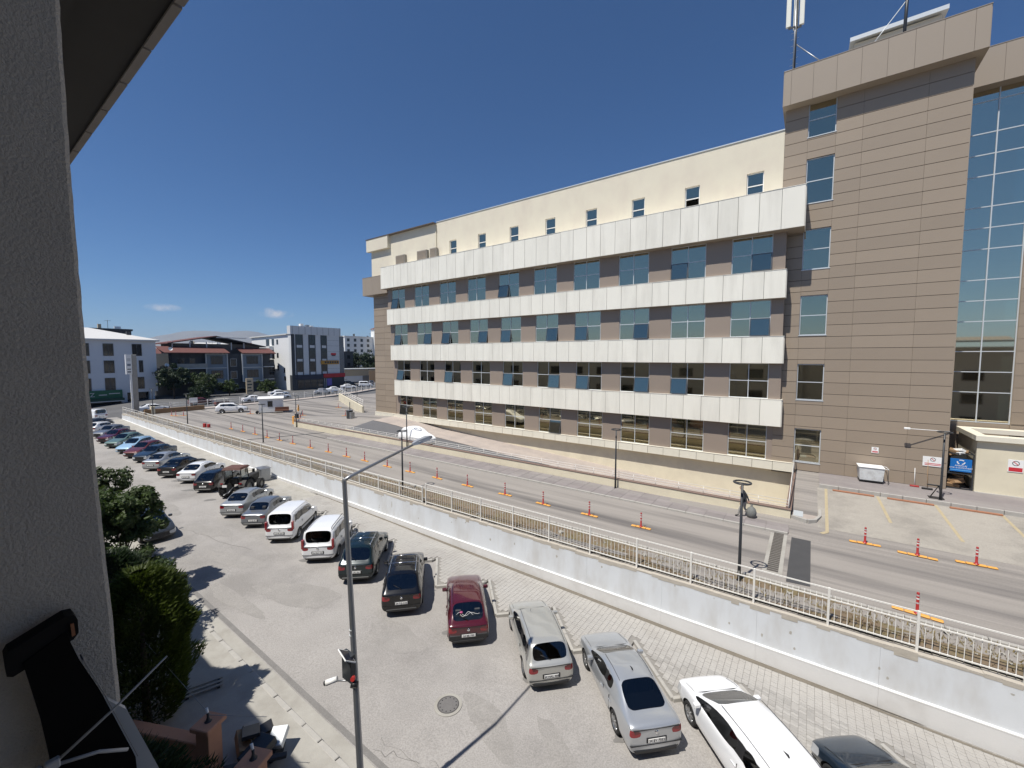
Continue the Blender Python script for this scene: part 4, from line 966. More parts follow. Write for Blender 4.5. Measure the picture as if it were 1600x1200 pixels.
box('seat', m_black, -1.0, -.6, -.25, .25, 1.05, 1.55, tr, b=.05); MB().lathe([(.2, 0), (.22, .02), (.2, .04)], 14, Matrix.Translation((-.35, 0, 1.5)) @ Matrix.Rotation(-.6, 4, 'Y'), True, True).build('steering_wheel', m_black, tr)
MB().tube([(.9, .2, 1.28), (.9, .2, 2.0)], .04, 6).build('exhaust', m_rust, tr)
for s in (-1, 1): MB().tube([(-1.2, s * .3, .55), (-1.85, s * .38, .45)], .035, 6).build('linkage_arm', m_steel, tr)
MB().tube([(-1.2, 0, .9), (-1.9, 0, .62)], .03, 6).build('top_link', m_steel, tr); box('number_plate', m_wht, -1.55, -1.52, .28, .62, .98, 1.16, tr)
# ---- car under a white cover, on the ramp shoulder
def draped_car(loc, rz):
    t = thing('covered_car', 'car wrapped in a white cloth cover on the ramp shoulder', 'covered car', loc, rz); t.scale = (1.02, 1, 1.2)
    sp = SPEC['hatch']; sts, iv = sp['sec']; m = MB(); n = 0; rg = []
    rr = random.Random(3)
    for st in sts:
        x, P = ring(st, sp['W'] * 1.06, .34, .84); X = sp['L'] / 2 - x * 1.0
        pts = [(X, -p[0] * 1.03 + rr.uniform(-.03, .03), p[1] + .05 + rr.uniform(-.02, .02)) for p in P[1:]]; pts += [(X, p[0] * 1.03 + rr.uniform(-.03, .03), p[1] + .05 + rr.uniform(-.02, .02)) for p in P[1:-1][::-1]]; rg.append(pts)
    k = len(rg[0])
    for p in rg: m.v += p
    for i in range(len(rg) - 1):
        for j in range(k - 1): m.f.append((i * k + j, i * k + j + 1, (i + 1) * k + j + 1, (i + 1) * k + j)); m.sm.append(True)
    m.f.append(list(range(k))[::-1]); m.f.append([(len(rg) - 1) * k + j for j in range(k)]); m.sm += [False, False]
    o = m.build('cover', mat('white_cover', (.82, .83, .84), .6, bump=.5, bs=5), t); s = o.modifiers.new('s', 'SUBSURF'); s.levels = s.render_levels = 1
    ty, rm = wheel_meshes(sp['r'], 1)
    for xw in sp['wb']:
        for sd in (-1, 1): w = inst('wheel', ty, t, (sp['L'] / 2 - xw, sd * .72, sp['r']), 0 if sd < 0 else pi); inst('rim', rm, w)
    m = MB()
    for i in range(9): m.box(-1.9 + .44 * i, -1.62 + .44 * i, -.93, -.915, .30, .40)
    m.build('dark_hem_gap', m_black, t); box('underbody', m_black, -1.8, 1.8, -.7, .7, .2, .4, t)  # black blocks paint the dark gaps below the cover's hem
draped_car((-32.3, 28.4, .2), radians(-2))
# ---------------------------------------------------------------- street furniture
lamp = thing('street_lamp', 'tall grey street lamp with a long arm and solar camera box', 'street lamp', (-8.32, 5.45, sz(-8.3) + .13))
bz0 = -lamp.location.z
def lp(x, y, z): return (x + 8.32, y - 5.45, z + bz0)
MB().tube([lp(-8.32, 5.45, -2.25), lp(-8.42, 5.45, 0), lp(-8.56, 5.45, 3), lp(-8.73, 5.45, 6.33)], [.085, .078, .066, .052], 8, smooth=False).build('pole', m_steel, lamp)
MB().tube([lp(-8.73, 5.43, 6.31), lp(-8.73, 5.62, 6.38), lp(-8.73, 7.55, 6.80)], [.045, .042, .032], 8).build('arm', m_steel, lamp)
m = MB(); m.add([lp(-8.73 + a, y, z) for y, w, z0, z1 in ((7.5, .04, 6.78, 6.84), (7.64, .09, 6.79, 6.9), (8.05, .105, 6.86, 6.96), (8.2, .05, 6.89, 6.94)) for a, z in ((-w, z0), (w, z0), (w * .7, z1), (-w * .7, z1))], [f for i in range(3) for f in [(4 * i + k, 4 * i + (k + 1) % 4, 4 * i + 4 + (k + 1) % 4, 4 * i + 4 + k) for k in range(4)]] + [(3, 2, 1, 0), (12, 13, 14, 15)]); m.build('lamp_head', mat('lamp_head_grey', (.42, .43, .44), .4, metal=.4), lamp)
box('lens', m_wht, -.49, -.33, 2.22, 2.6, lp(0, 0, 6.85)[2], lp(0, 0, 6.875)[2], lamp)
box('control_box', m_dsteel, *[v for v in (lp(-8.72, 0, 0)[0], lp(-8.36, 0, 0)[0])], -.2, -.07, lp(0, 0, 1.62)[2], lp(0, 0, 2.28)[2], lamp, b=.01)
M = Matrix.Translation(lp(-8.42, 5.2, 2.32)) @ Matrix.Rotation(radians(-38), 4, 'X') @ Matrix.Rotation(radians(14), 4, 'Y')
m = MB(); m.box(-.20, .20, -.16, .16, -.012, .012, M); pnl = m.build('solar_panel', m_wht, lamp)
m = MB()
for i in range(8): m.box(-.18 + .046 * i, -.14 + .046 * i, -.145, .145, .0125, .016, M)
m.build('solar_cell', mat('solar_cell', (.012, .014, .03), .2), pnl)
MB().tube([lp(-8.5, 5.3, 1.62), lp(-8.85, 5.15, 1.55)], .018, 6).build('camera_arm', m_steel, lamp)
MB().tube([lp(-8.84, 5.2, 1.57), lp(-9.02, 5.02, 1.50)], [.06, .065], 12).build('camera', m_wht, lamp); MB().tube([lp(-9.02, 5.02, 1.50), lp(-9.05, 4.99, 1.488)], .05, 12).build('camera_lens', m_black, lamp)
MB().tube([lp(-8.2, 5.25, 1.78), lp(-8.14, 5.18, 1.7)], .085, 12).build('camera', m_black, lamp); MB().tube([lp(-8.22, 5.24, 1.87), lp(-8.16, 5.16, 1.9)], .05, 10).build('siren', m_redp, lamp)
for z in (2.62, 2.75): MB().tube([lp(-8.56, 5.45, z), lp(-8.563, 5.45, z + .03)], .073, 10).build('band_clamp', m_frame, lamp)
# round-headed yard lamps
def ring_lamp(label, x, y, z=0, h=4.1, lean=0):
    t = thing('yard_lamp', label, 'street lamp', (x, y, z), 0, 'ring headed lamps of the hospital yard')
    MB().tube([(0, 0, 0), (0, 0, .9), (lean, 0, h - .05)], [.065, .06, .045], 10).build('pole', m_dsteel, t)
    MB().lathe([(.27, -.025), (.335, -.025), (.345, 0), (.335, .025), (.27, .025)], 28, Matrix.Translation((lean, 0, h)), True, True).build('ring_head', m_dsteel, t)
    m = MB(); m.box(lean - .27, lean + .27, -.03, .03, h - .035, h - .012); m.build('spoke', m_dsteel, t); MB().cyl((0, 0, 0), .10, .02, 10).build('base_plate', m_dsteel, t)
    return t
ring_lamp('dark ring headed lamp by the railing with the black patch beyond', -2.08, 18.9)
ring_lamp('dark ring headed lamp behind the railing under the long lamp arm', -22.6, 18.5)
ring_lamp('dark ring headed lamp on the pavement by the ramp parapet', -10.66, 27.05, .11)
ring_lamp('dark ring headed lamp behind the covered car', -32.4, 27.15, .1)
ring_lamp('dark ring headed lamp with a box at the barrier by the parapet start', -54.1, 27.2)
ring_lamp('dark ring headed lamp at the near edge of the road below the booth', -47.3, 20.2)
ring_lamp('dark ring headed lamp near the far corner of the railing', -68.9, 19.9)
ring_lamp('dark ring headed lamp nearest the far end of the white wall', -84.1, 19.9)
ring_lamp('dark ring headed lamp by the top of the stair wall', -84.5, 53.8)
ring_lamp('dark ring headed lamp by the foot of the stair wall', -66.8, 44.7)
ring_lamp('dark ring headed lamp on tower pavement with brackets at its foot', 6.35, 33.55, .93, 3.95)
# lane separators: red flexible posts on orange bases
def separator(x, y, label, group, rz=0, z=0, L=1.05):
    t = thing('lane_post', label, 'lane post', (x, y, z), rz, group)
    m = MB()
    for i in range(4): m.bbox(-L / 2 + L / 4 * i + .008, -L / 2 + L / 4 * (i + 1) - .008, -.085, .085, .012, .07 - .012 * (i in (0, 3)), .015)
    m.build('base', m_orange, t)
    MB().lathe([(.10, .065), (.075, .10), (.045, .13), (.042, .80), (.036, .83), (.001, .835)], 12).build('post', m_redp, t)
    for zz in (.42, .58, .70): MB().lathe([(.0445, zz), (.0445, zz + .055)], 12).build('reflective_band', m_wht if zz == .58 else mat('reflector', (.55, .5, .5), .4), t)
    return t
ORD = ['first', 'second', 'third', 'fourth', 'fifth', 'sixth', 'seventh', 'eighth', 'ninth', 'tenth', 'eleventh', 'twelfth', 'thirteenth', 'fourteenth', 'fifteenth', 'sixteenth', 'seventeenth', 'eighteenth']
for i, x in enumerate((-59.5, -56.2, -53.0, -49.8, -47.0, -44.0, -40.6, -37.4, -34.3, -31.6, -28.4, -25.6, -22.6, -19.5, -16.2, -13.2, -10.1, -7.1)):
    separator(x, 21.68 + .02 * ((i * 7) % 5), ORD[17 - i] + ' red post on orange base from the right end of the long road row', 'lane posts along the hospital road', 0 + .04 * ((i % 3) - 1))
separator(2.45, 26.0, 'red post on an orange base nearest the island corner', 'lane posts by the parking bays', .08, .09, 1.2)
separator(4.27, 25.8, 'middle red post on orange base in front of the parking bays', 'lane posts by the parking bays', -.05, .08, 1.35)
separator(6.18, 26.1, 'red post on an orange base closest to the right edge of the picture', 'lane posts by the parking bays', .05, .1, 1.3)
separator(3.4, 20.0, 'red post on an orange base just behind the near railing', 'lane posts by the railing', -.12, .004, 1.35)
separator(6.9, 20.2, 'orange lane base behind the railing at the right picture edge', 'lane posts by the railing', 0, .004, 1.3)
for i, (x, y) in enumerate(((-80.2, 21.2), (-79.4, 21.5), (-78.8, 22.3))): separator(x, y, ('leftmost', 'middle', 'rightmost')[i] + ' red post of the loose cluster of three near the far wall end', 'clustered lane posts', .5 * i)
for i, (x, y) in enumerate(((-68.5, 42), (-55.3, 35.0), (-72.5, 29.2), (-60.5, 31.0), (-64.0, 33.2))): separator(x, y, ('red post beside the stair wall', 'red post on orange base by the ramp entry cabinet', 'red post beside the white off roader', 'orange red post by the barrier arm', 'second orange red post up the barrier line')[i], 'lane posts of the yard entrance', .9, zg(x, y))
t = thing('fallen_post', 'red plastic barrier pieces lying behind the railing', 'barrier', (-63.6, 20.3, 0), .4)
box('block', m_redp, -.4, .0, -.12, .12, 0, .5, t, b=.04); box('block', m_redp, .3, .65, -.15, .1, 0, .45, t, b=.04)
# guard booth
bt = thing('guard_booth', 'small white prefabricated guard booth with a curved roof in the yard', 'booth', (-72.2, 32.3, 0), radians(62))
m = MB(); m.box(-1.7, 1.7, -1.1, 1.1, .12, 2.3); m.build('wall', m_wht, bt)
m = MB(); n = 8; pts = [(-1.25 + 2.5 * k / n, 2.3 + .28 * sin(pi * k / n)) for k in range(n + 1)]
m.v = [(x, y, z) for x in (-1.85, 1.85) for y, z in pts] + [(x, y, z + .06) for x in (-1.85, 1.85) for y, z in pts]; k = n + 1
m.f = [(i, i + 1, k + i + 1, k + i) for i in range(n)] + [(2 * k + i, 3 * k + i, 3 * k + i + 1, 2 * k + i + 1) for i in range(n)] + [(i, 2 * k + i, 2 * k + i + 1, i + 1) for i in range(n)] + [(k + i, k + i + 1, 3 * k + i + 1, 3 * k + i) for i in range(n)]; m.sm = [False] * len(m.f); m.build('roof', m_wht, bt)
m = MB(); m.v = [(-1.71, y, z) for y, z in pts]; m.f = [list(range(k))]; m.sm = [False]; m.build('gable', m_wht, bt)
for y in (-.62, .12): w = box('window', m_dframe, -1.73, -1.70, y, y + .5, 1.1, 1.95, bt); box('pane', m_cglassb, -1.735, -1.731, y + .05, y + .45, 1.15, 1.9, w)
w = box('window', m_dframe, -.45, .25, -1.13, -1.10, 1.0, 1.95, bt); box('pane', m_cglassb, -.4, .2, -1.135, -1.131, 1.05, 1.9, w)
box('floor_frame', m_black, -1.7, 1.7, -1.1, 1.1, 0, .12, bt); box('bench', mat('brown_wood', (.16, .07, .04), .7), .6, 2.6, -1.9, -1.4, .3, .5, bt); box('bench_back', mat('brown_wood', (.16, .07, .04), .7), .6, 2.6, -1.42, -1.36, .5, .95, bt)
MB().tube([(-1.9, -1.2, .28), (-1.9, -1.9, .28)], .22, 10).build('wheel', m_rubber, bt)
# barrier arm, control cabinet, stair wall, small gate
br = thing('barrier_arm', 'long pale barrier arm standing beside the lamp at the parapet', 'barrier', (-56.8, 28.3, 0))
MB().tube([(0, 0, 1.0), (-13, 7.2, 1.1)], .05, 6).build('arm', mat('pale_arm', (.62, .5, .38), .5), br); box('post', m_orange, -.2, .2, -.2, .2, 0, 1.1, br, b=.02); box('rest_post', m_orange, -13.1, -12.9, 7.1, 7.3, 0, 1.1, br)
box('lamp_box', m_dsteel, 2.4, 3.0, -1.15, -.9, 1.2, 1.75, br)
cb = thing('control_cabinet', 'small dark control cabinet with a thin post at the ramp entry', 'cabinet', (-51.0, 33.0, zg(-51, 33)))
box('cabinet', m_dsteel, -.45, .2, -.3, .3, 0, 1.1, cb, b=.02); box('top', m_steel, -.5, .25, -.35, .35, 1.1, 1.16, cb); box('side_panel', m_steel, .22, .6, -.28, .28, 0, .9, cb, b=.02); MB().tube([(.1, -.1, 1.16), (.1, -.1, 2.3)], .05, 8).build('post', m_dsteel, cb)
sw = thing('stair_wall', 'sloping cream wall with a metal handrail at the left end of the hospital', 'wall', (-67, 44, 0))
m = MB(); A, B = Vector((-80, 49.2, 0)), Vector((-57, 39.0, 0)); nn = Vector((.4, .9, 0)).normalized() * .25
for p in (): pass
m.v = [tuple(A), tuple(B), tuple(B + nn), tuple(A + nn)] + [(A.x, A.y, 1.5), (B.x, B.y, 1.35), (B.x + nn.x, B.y + nn.y, 1.35), (A.x + nn.x, A.y + nn.y, 1.5)]
m.f = [(3, 2, 1, 0), (4, 5, 6, 7), (0, 1, 5, 4), (1, 2, 6, 5), (2, 3, 7, 6), (3, 0, 4, 7)]; m.sm = [False] * 6; m.build('wall', m_cream2, sw, None, True)
for dz in (.35, .7, 1.0): MB().tube([A + nn / 2 + Vector((0, 0, 1.5 + dz)), B + nn / 2 + Vector((0, 0, 1.35 + dz))], .03, 6).build('rail', m_fence, sw, None, True)
for i in range(12): p = A + (B - A) * (i / 11) + nn / 2; MB().tube([p + Vector((0, 0, 1.2)), p + Vector((0, 0, 2.45))], .03, 6).build('post', m_fence, sw, None, True)
gt = thing('small_gate', 'low white two leaf metal gate beside the hospital left corner', 'gate', (-55.5, 41.5, zg(-55, 41)), radians(8))
for x in (0, 2.4): 
    m = MB(); m.box(x, x + 2.3, -.02, .02, .1, .17); m.box(x, x + 2.3, -.02, .02, 1.75, 1.82); m.box(x, x + .07, -.02, .02, .17, 1.75); m.box(x + 2.23, x + 2.3, -.02, .02, .17, 1.75); m.build('frame', m_fence, gt)
    for i in range(14): box('gate_bar', m_fence, x + .2 + .145 * i, x + .22 + .145 * i, -.012, .012, .17, 1.75, gt)
hut = thing('utility_hut', 'small dark hut with a white roof edge beyond the gate', 'hut', (-66, 52, 0))
box('wall', m_dsteel, -1, 1.6, -1, 1, 0, 2.2, hut); box('roof', m_wht, -1.3, 1.9, -1.3, 1.3, 2.2, 2.5, hut); box('panel', m_wht, -1.02, .6, -1.03, -1.0, 1.0, 2.1, hut)
# grey utility cabinet by the white wall
uc = thing('utility_cabinet', 'grey metal utility cabinet standing against the white wall', 'cabinet', (-39.4, 16.75, sz(-39.4) + .02), radians(-4))
box('cabinet', m_steel, -.5, .5, -.4, .4, .06, 1.12, uc, b=.02); MB().add([(-.58, -.48, 1.12), (.58, -.48, 1.12), (.58, .48, 1.12), (-.58, .48, 1.12), (-.1, 0, 1.25), (.1, 0, 1.25)], [(0, 1, 5, 4), (1, 2, 5), (2, 3, 4, 5), (3, 0, 4), (3, 2, 1, 0)]).build('lid', m_steel, uc); box('door', m_steel, -.44, -.02, -.415, -.4, .15, 1.05, uc); box('door', m_steel, .02, .44, -.415, -.4, .15, 1.05, uc); box('plinth', m_conc, -.52, .52, -.42, .42, 0, .06, uc)
# manhole
mh = thing('manhole_cover', 'round iron manhole cover in the street beside the lamp shadow', 'manhole cover', (-9.3, 9.33, sz(-9.3) + .004))
MB().lathe([(.46, .0), (.46, .012), (.36, .014), (.36, .004)], 32, None, False).build('collar', m_conc, mh); m = MB(); m.lathe([(.35, .0), (.35, .016), (.001, .018)], 32, None, False); m.build('lid', mat('worn_iron', (.21, .20, .19), .6, metal=.4, var=.2, vs=12, bump=.5, bs=30), mh)
m = MB()
for i in range(12): m.cyl((.27 * cos(i * pi / 6), .27 * sin(i * pi / 6), .0175), .022, .002, 8)
m.build('lift_hole', m_black, mh); MB().lathe([(.352, .017), (.345, .021), (.325, .021), (.32, .0185)], 32).build('rim', mat('worn_iron2', (.12, .115, .11), .6, metal=.4), mh)
# waste container, brooms, recycling cage
wc = thing('waste_container', 'white wheeled waste container with a bar handle against the brown wall', 'container', (3.45, 35.85, .93), radians(3))
m = MB(); m.add([(-.58, -.4, .16), (.58, -.4, .16), (.58, .4, .16), (-.58, .4, .16), (-.64, -.48, 1.0), (.64, -.48, 1.0), (.64, .48, 1.0), (-.64, .48, 1.0)], [(3, 2, 1, 0), (4, 5, 6, 7), (0, 1, 5, 4), (1, 2, 6, 5), (2, 3, 7, 6), (3, 0, 4, 7)]); m.build('tub', mat('worn_white_metal', (.68, .70, .69), .5, var=.1, vs=4, dirt=(.4, .38, .35), dscale=3), wc)
box('rim', m_wht, -.68, .66, -.52, .5, 1.0, 1.05, wc, b=.01); box('chassis', m_black, -.6, .6, -.42, .42, .08, .16, wc); MB().tube([(.64, -.4, 1.0), (.85, -.4, .98), (.85, .4, .98), (.64, .4, 1.0)], .02, 6).build('handle', m_wht, wc); MB().tube([(.82, -.4, .98), (.84, -.42, .02)], .015, 5).build('leg', m_dsteel, wc)
for sx in (-.5, .5):
    for sy in (-.34, .34): MB().cyl((sx, sy - .02, .08), .08, .04, 12, 'y').build('wheel', m_rubber, wc)
t = thing('push_broom', 'red headed broom with a white handle leaning on brown wall', 'broom', (5.62, 36.0, .93)); box('head', m_redp, -.22, .22, -.06, .06, 0, .1, t, b=.02); MB().tube([(0, 0, .1), (.02, .3, 1.15)], .015, 6).build('handle', m_wht, t)
t = thing('push_broom', 'broom with a long thin wooden handle near the lamp foot', 'broom', (6.15, 35.7, .93)); box('head', m_black, -.25, .25, -.06, .06, 0, .12, t, b=.02); MB().tube([(0, 0, .1), (.08, .7, 1.75)], .013, 6).build('handle', m_card, t)
t = thing('pallet_jack', 'black hand truck standing at the lamp foot', 'hand truck', (6.2, 33.9, .93)); MB().tube([(-.2, 0, .05), (.1, -.1, .75)], .025, 6).build('frame', m_black, t); MB().tube([(.25, 0, .05), (.1, -.1, .75)], .025, 6).build('frame', m_black, t); box('toe_plate', m_black, -.3, .35, -.3, .1, .0, .03, t); box('grip', m_black, -.4, .2, -.14, -.06, .72, .8, t, b=.02)
cg = thing('recycling_cage', 'dark metal cage for waste cardboard between the tower and shed', 'cage', (7.15, 36.95, .93))
m = MB()
for x in (0, 1.15):
    for y in (0, 1.6): m.box(x, x + .06, y, y + .06, 0, 2.25)
m.build('post', m_dsteel, cg); m = MB()
for z in (.02, .95, 2.2):
    m.box(.06, 1.15, .005, .055, z, z + .06); m.box(.005, .055, .06, 1.6, z, z + .06); m.box(1.155, 1.205, .06, 1.6, z, z + .06)
m.build('rail', m_dsteel, cg); box('back_panel', m_dsteel, .06, 1.15, 1.55, 1.58, .1, 2.2, cg); box('shelf', m_dsteel, .06, 1.15, .1, 1.5, 1.0, 1.03, cg)
sg = thing('recycling_sign', 'blue recycling sign with white arrows on the cardboard cage', 'sign', (7.78, 36.93, 2.45)); box('board', m_blue, -.47, .47, -.03, 0, -.4, .4, sg, b=.005)
m = MB()
for i in range(3):
    a0 = radians(90 + 120 * i - 48); n = 6
    for k in range(n):
        a, b = a0 + radians(80) * k / n, a0 + radians(80) * (k + 1) / n; q = [(.13, a), (.19, a), (.19, b), (.13, b)]; m.add([(r * cos(t_), -.033, .2 + .8 * r * sin(t_)) for r, t_ in q], [(0, 1, 2, 3)])
m.build('recycling_symbol', m_wht, sg); lettering('AMBALAJ', .13, m_wht, sg, (0, -.034, -.03)); lettering('ATIK KONTEYNERİ', .115, m_wht, sg, (0, -.034, -.17)); box('stripe', mat('pale_blue_stripe', (.1, .35, .7), .5), -.45, .45, -.033, -.031, -.33, -.27, sg)
rr = random.Random(8)
for i in range(13):
    up = i < 6; z = (2.0 + .13 * (i % 3)) if up else (.08 + .13 * (i - 6) % .8); x = 7.35 + rr.uniform(0, .7)
    M = Matrix.Rotation(rr.uniform(-.5, .5), 4, 'Y') @ Matrix.Rotation(rr.uniform(-.6, .6), 4, 'X'); s = rr.uniform(.18, .38)
    t = MB().bbox(-s, s, -s * .7, s * .7, -.06, .06 + rr.uniform(0, .1), .01, M).build('cardboard_box', m_card if rr.random() < .8 else m_wht); t.location = (x, 37.4 + rr.uniform(-.2, .5), .93 + z + .1); t.rotation_euler = (0, 0, rr.uniform(0, 3))
    tag(t, 'crumpled cardboard heaped on top of the recycling cage' if up else 'flattened cardboard lying inside the recycling cage', 'cardboard', 'cardboard on top of the cage' if up else 'cardboard inside the cage')
cv = thing('wall_camera', 'white surveillance camera on a long arm beside the lamp ring', 'camera', (7.1, 36.0, 4.55)); MB().tube([(0, .4, .02), (-1.9, -.1, .08)], .02, 6).build('arm', m_wht, cv); box('housing', m_wht, -2.15, -1.85, -.18, -.06, .03, .15, cv, b=.02)
# ---------------------------------------------------------------- person carrying a sack past the parapet
pr = thing('person', 'person in dark jacket and grey trousers walking along the parapet with a sack', 'person', (-2.75, 26.35, .127), radians(180))
J = {'hip': (0, 0, .92), 'waist': (.02, 0, 1.08), 'chest': (.08, 0, 1.32), 'neck': (.13, 0, 1.50), 'chin': (.17, 0, 1.57), 'head': (.19, 0, 1.66), 'crown': (.17, 0, 1.76),
     'hl': (0, .10, .88), 'kl': (.22, .11, .50), 'al': (.30, .11, .09), 'tl': (.46, .12, .04), 'hr': (0, -.10, .88), 'kr': (.02, -.11, .48), 'ar': (-.28, -.11, .14), 'tr': (-.18, -.12, .04),
     'sl': (.10, .19, 1.43), 'el': (.02, .26, 1.15), 'wl': (.14, .27, .93), 'fl': (.18, .26, .84), 'sr': (.10, -.19, 1.43), 'er': (-.06, -.27, 1.17), 'wr': (-.16, -.24, .95), 'fr': (-.19, -.22, .86)}
RAD = {'hip': .15, 'waist': .14, 'chest': .165, 'neck': .06, 'chin': .075, 'head': .095, 'crown': .07, 'hl': .1, 'kl': .065, 'al': .045, 'tl': .04, 'hr': .1, 'kr': .065, 'ar': .045, 'tr': .04, 'sl': .075, 'el': .055, 'wl': .038, 'fl': .035, 'sr': .075, 'er': .055, 'wr': .038, 'fr': .035}
E_ = [('hip', 'waist'), ('waist', 'chest'), ('chest', 'neck'), ('neck', 'chin'), ('chin', 'head'), ('head', 'crown'), ('hip', 'hl'), ('hl', 'kl'), ('kl', 'al'), ('al', 'tl'), ('hip', 'hr'), ('hr', 'kr'), ('kr', 'ar'), ('ar', 'tr'), ('chest', 'sl'), ('sl', 'el'), ('el', 'wl'), ('wl', 'fl'), ('chest', 'sr'), ('sr', 'er'), ('er', 'wr'), ('wr', 'fr')]
ks_ = list(J); me = bpy.data.meshes.new('body'); me.from_pydata([J[k] for k in ks_], [(ks_.index(a), ks_.index(b)) for a, b in E_], [])
o = bpy.data.objects.new('body', me); COL.objects.link(o); o.modifiers.new('k', 'SKIN'); sv = me.skin_vertices[0].data
for i, k in enumerate(ks_): sv[i].radius = (RAD[k] * (.8 if k in ('hip', 'waist', 'chest') else 1), RAD[k]); sv[i].use_root = k == 'hip'
s = o.modifiers.new('s', 'SUBSURF'); s.levels = s.render_levels = 2
bme = evaluated(o); bpy.data.objects.remove(o); bpy.data.meshes.remove(me)
m_skin = mat('skin', (.42, .24, .16), .6); m_jacket = mat('dark_jacket', (.025, .03, .035), .8); m_trous = mat('grey_trousers', (.30, .29, .27), .85); m_hair = mat('dark_hair', (.012, .01, .009), .7); m_shoe = mat('black_shoe', (.015, .015, .015), .5)
for mt in (m_jacket, m_trous, m_skin, m_hair, m_shoe): bme.materials.append(mt)
for p in bme.polygons:
    c = p.center; p.use_smooth = True
    p.material_index = 4 if c.z < .13 else 1 if c.z < .90 and abs(c.y) < .2 else 3 if (c.z > 1.70 or (c.z > 1.6 and c.x < .13)) else 2 if c.z > 1.53 or (c.z < .90) else 0
bo = bpy.data.objects.new('body', bme); link(bo, pr)
for sd in (-1, 1):
    MB().lathe([(.001, -.03), (.014, -.02), (.016, 0), (.012, .02), (.001, .03)], 8, Matrix.Translation((.19, sd * .095, 1.655))).build('ear', m_skin, pr)
    MB().lathe([(.001, -.008), (.011, 0), (.001, .008)], 8, Matrix.Translation((.278, sd * .033, 1.672))).build('eye', m_hair, pr)
    wx = .18 if sd > 0 else -.19; wy = .26 * sd if sd > 0 else -.22; wz = .84 if sd > 0 else .86
    for f in range(4): MB().tube([(wx - .02 + .018 * f, wy, wz - .01), (wx - .015 + .018 * f, wy - sd * .01, wz - .06 - .008 * (f in (1, 2))), (wx - .005 + .018 * f, wy - sd * .035, wz - .085)], .0085, 6).build('finger', m_skin, pr)
    MB().tube([(wx + .03, wy - sd * .01, wz + .01), (wx + .045, wy - sd * .03, wz - .03)], .0095, 6).build('thumb', m_skin, pr)
MB().add([(.275, -.014, 1.64), (.275, .014, 1.64), (.30, 0, 1.642), (.272, 0, 1.675)], [(0, 1, 2), (1, 3, 2), (3, 0, 2), (0, 3, 1)]).build('nose', m_skin, pr); box('mouth', mat('lips', (.3, .12, .1), .6), .262, .27, -.022, .022, 1.612, 1.62, pr)
m = MB(); m.lathe([(.001, 0), (.22, .02), (.31, .18), (.33, .40), (.26, .62), (.10, .76), (.05, .82), (.09, .88), (.001, .89)], 14); sk = m.build('sack', mat('grey_sack', (.17, .175, .165), .8, var=.15, vs=5, bump=.6, bs=8)); sk.location = (-2.42, 26.5, .127); sk.scale = (.78, .78, .82); tag(sk, 'bulging grey sack held behind the walking person', 'sack')
# ---------------------------------------------------------------- our own house: side wall, eaves, bracket
own = thing('apartment_house', 'rough grey stucco wall and dark eaves of the near house at left', 'building', (-1.0, -.8, 6))
m = MB(); ys = [(-2.5, -1), ]
zs_ = [(8.40, .197), (8.43, .19), (8.56, .168), (8.80, .163), (8.95, .158), (9.2, .1535), (9.5, .150), (9.8, .1505), (11.3, .152)]
rw = random.Random(2); prof_ = []
for (z0, y0), (z1, y1) in zip(zs_, zs_[1:]):
    n = max(int((z1 - z0) / .02), 1)
    for k in range(n): prof_.append((z0 + (z1 - z0) * k / n, y0 + (y1 - y0) * k / n + rw.uniform(-.0007, .0007)))
prof_.append((11.3, .152)); prof_ = [(-2.3, .197)] + prof_
for z, y in prof_: m.v += [(-1.0, -.8, z), (-1.0, y - .006, z), (-1.006, y, z), (-1.25, y, z)]
for i in range(len(prof_) - 1):
    for k in range(3): m.f.append((4 * i + k, 4 * i + k + 1, 4 * i + 5 + k, 4 * i + 4 + k)[::-1]); m.sm.append(False)
m.build('side_wall', m_stucco, own, None, True)
box('unseen_front_wall', m_stucco, -92, 60, -1.2, -.8, -3.2, 10.5, own, True)  # unseen; carried on past our house so hospital windows mirror a shaded facade
for i in range(30):
    for z in (-.6, 2.6, 5.8):
        if abs(-88 + 5 * i) > 6: w_ = box('window', m_fascia, -88 + 5 * i, -85.8 + 5 * i, -.8, -.77, z, z + 1.5, own, True); box('pane', m_cglassb, -87.9 + 5 * i, -85.9 + 5 * i, -.769, -.76, z + .1, z + 1.4).parent = w_
EX = [-5.87 + .575 * k for k in range(-2, 48)]
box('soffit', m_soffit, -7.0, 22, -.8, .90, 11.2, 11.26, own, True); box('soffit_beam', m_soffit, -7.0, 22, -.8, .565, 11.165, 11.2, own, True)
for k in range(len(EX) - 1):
    box('fascia_board', m_fascia, EX[k] + .012, EX[k + 1] - .012, .90, .945, 11.185, 11.34, own, True)
    m = MB(); n = 8; M = Matrix.Translation(((EX[k] + EX[k + 1]) / 2, 0, 0)); y0, y1 = .96 + .015 * (k % 2), -1.0
    pts = [(-.28 + .56 * j / n, .05 * abs(sin(pi * 1.5 * j / n))) for j in range(n + 1)]
    m.v = [tuple(M @ Vector((x, y, 11.35 + z + (.0 if y > 0 else .5)))) for y in (y0, y1) for x, z in pts]; m.f = [(j, j + 1, n + 2 + j, n + 1 + j) for j in range(n)]; m.sm = [True] * n; m.build('roof_tile', m_fascia, own, None, True)
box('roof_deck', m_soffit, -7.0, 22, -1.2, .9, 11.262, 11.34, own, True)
box('window_sill', mat('grey_sill', (.38, .39, .40), .7, var=.1, vs=8), -1.02, -.975, -.5, .0, 8.30, 8.32, own, True)
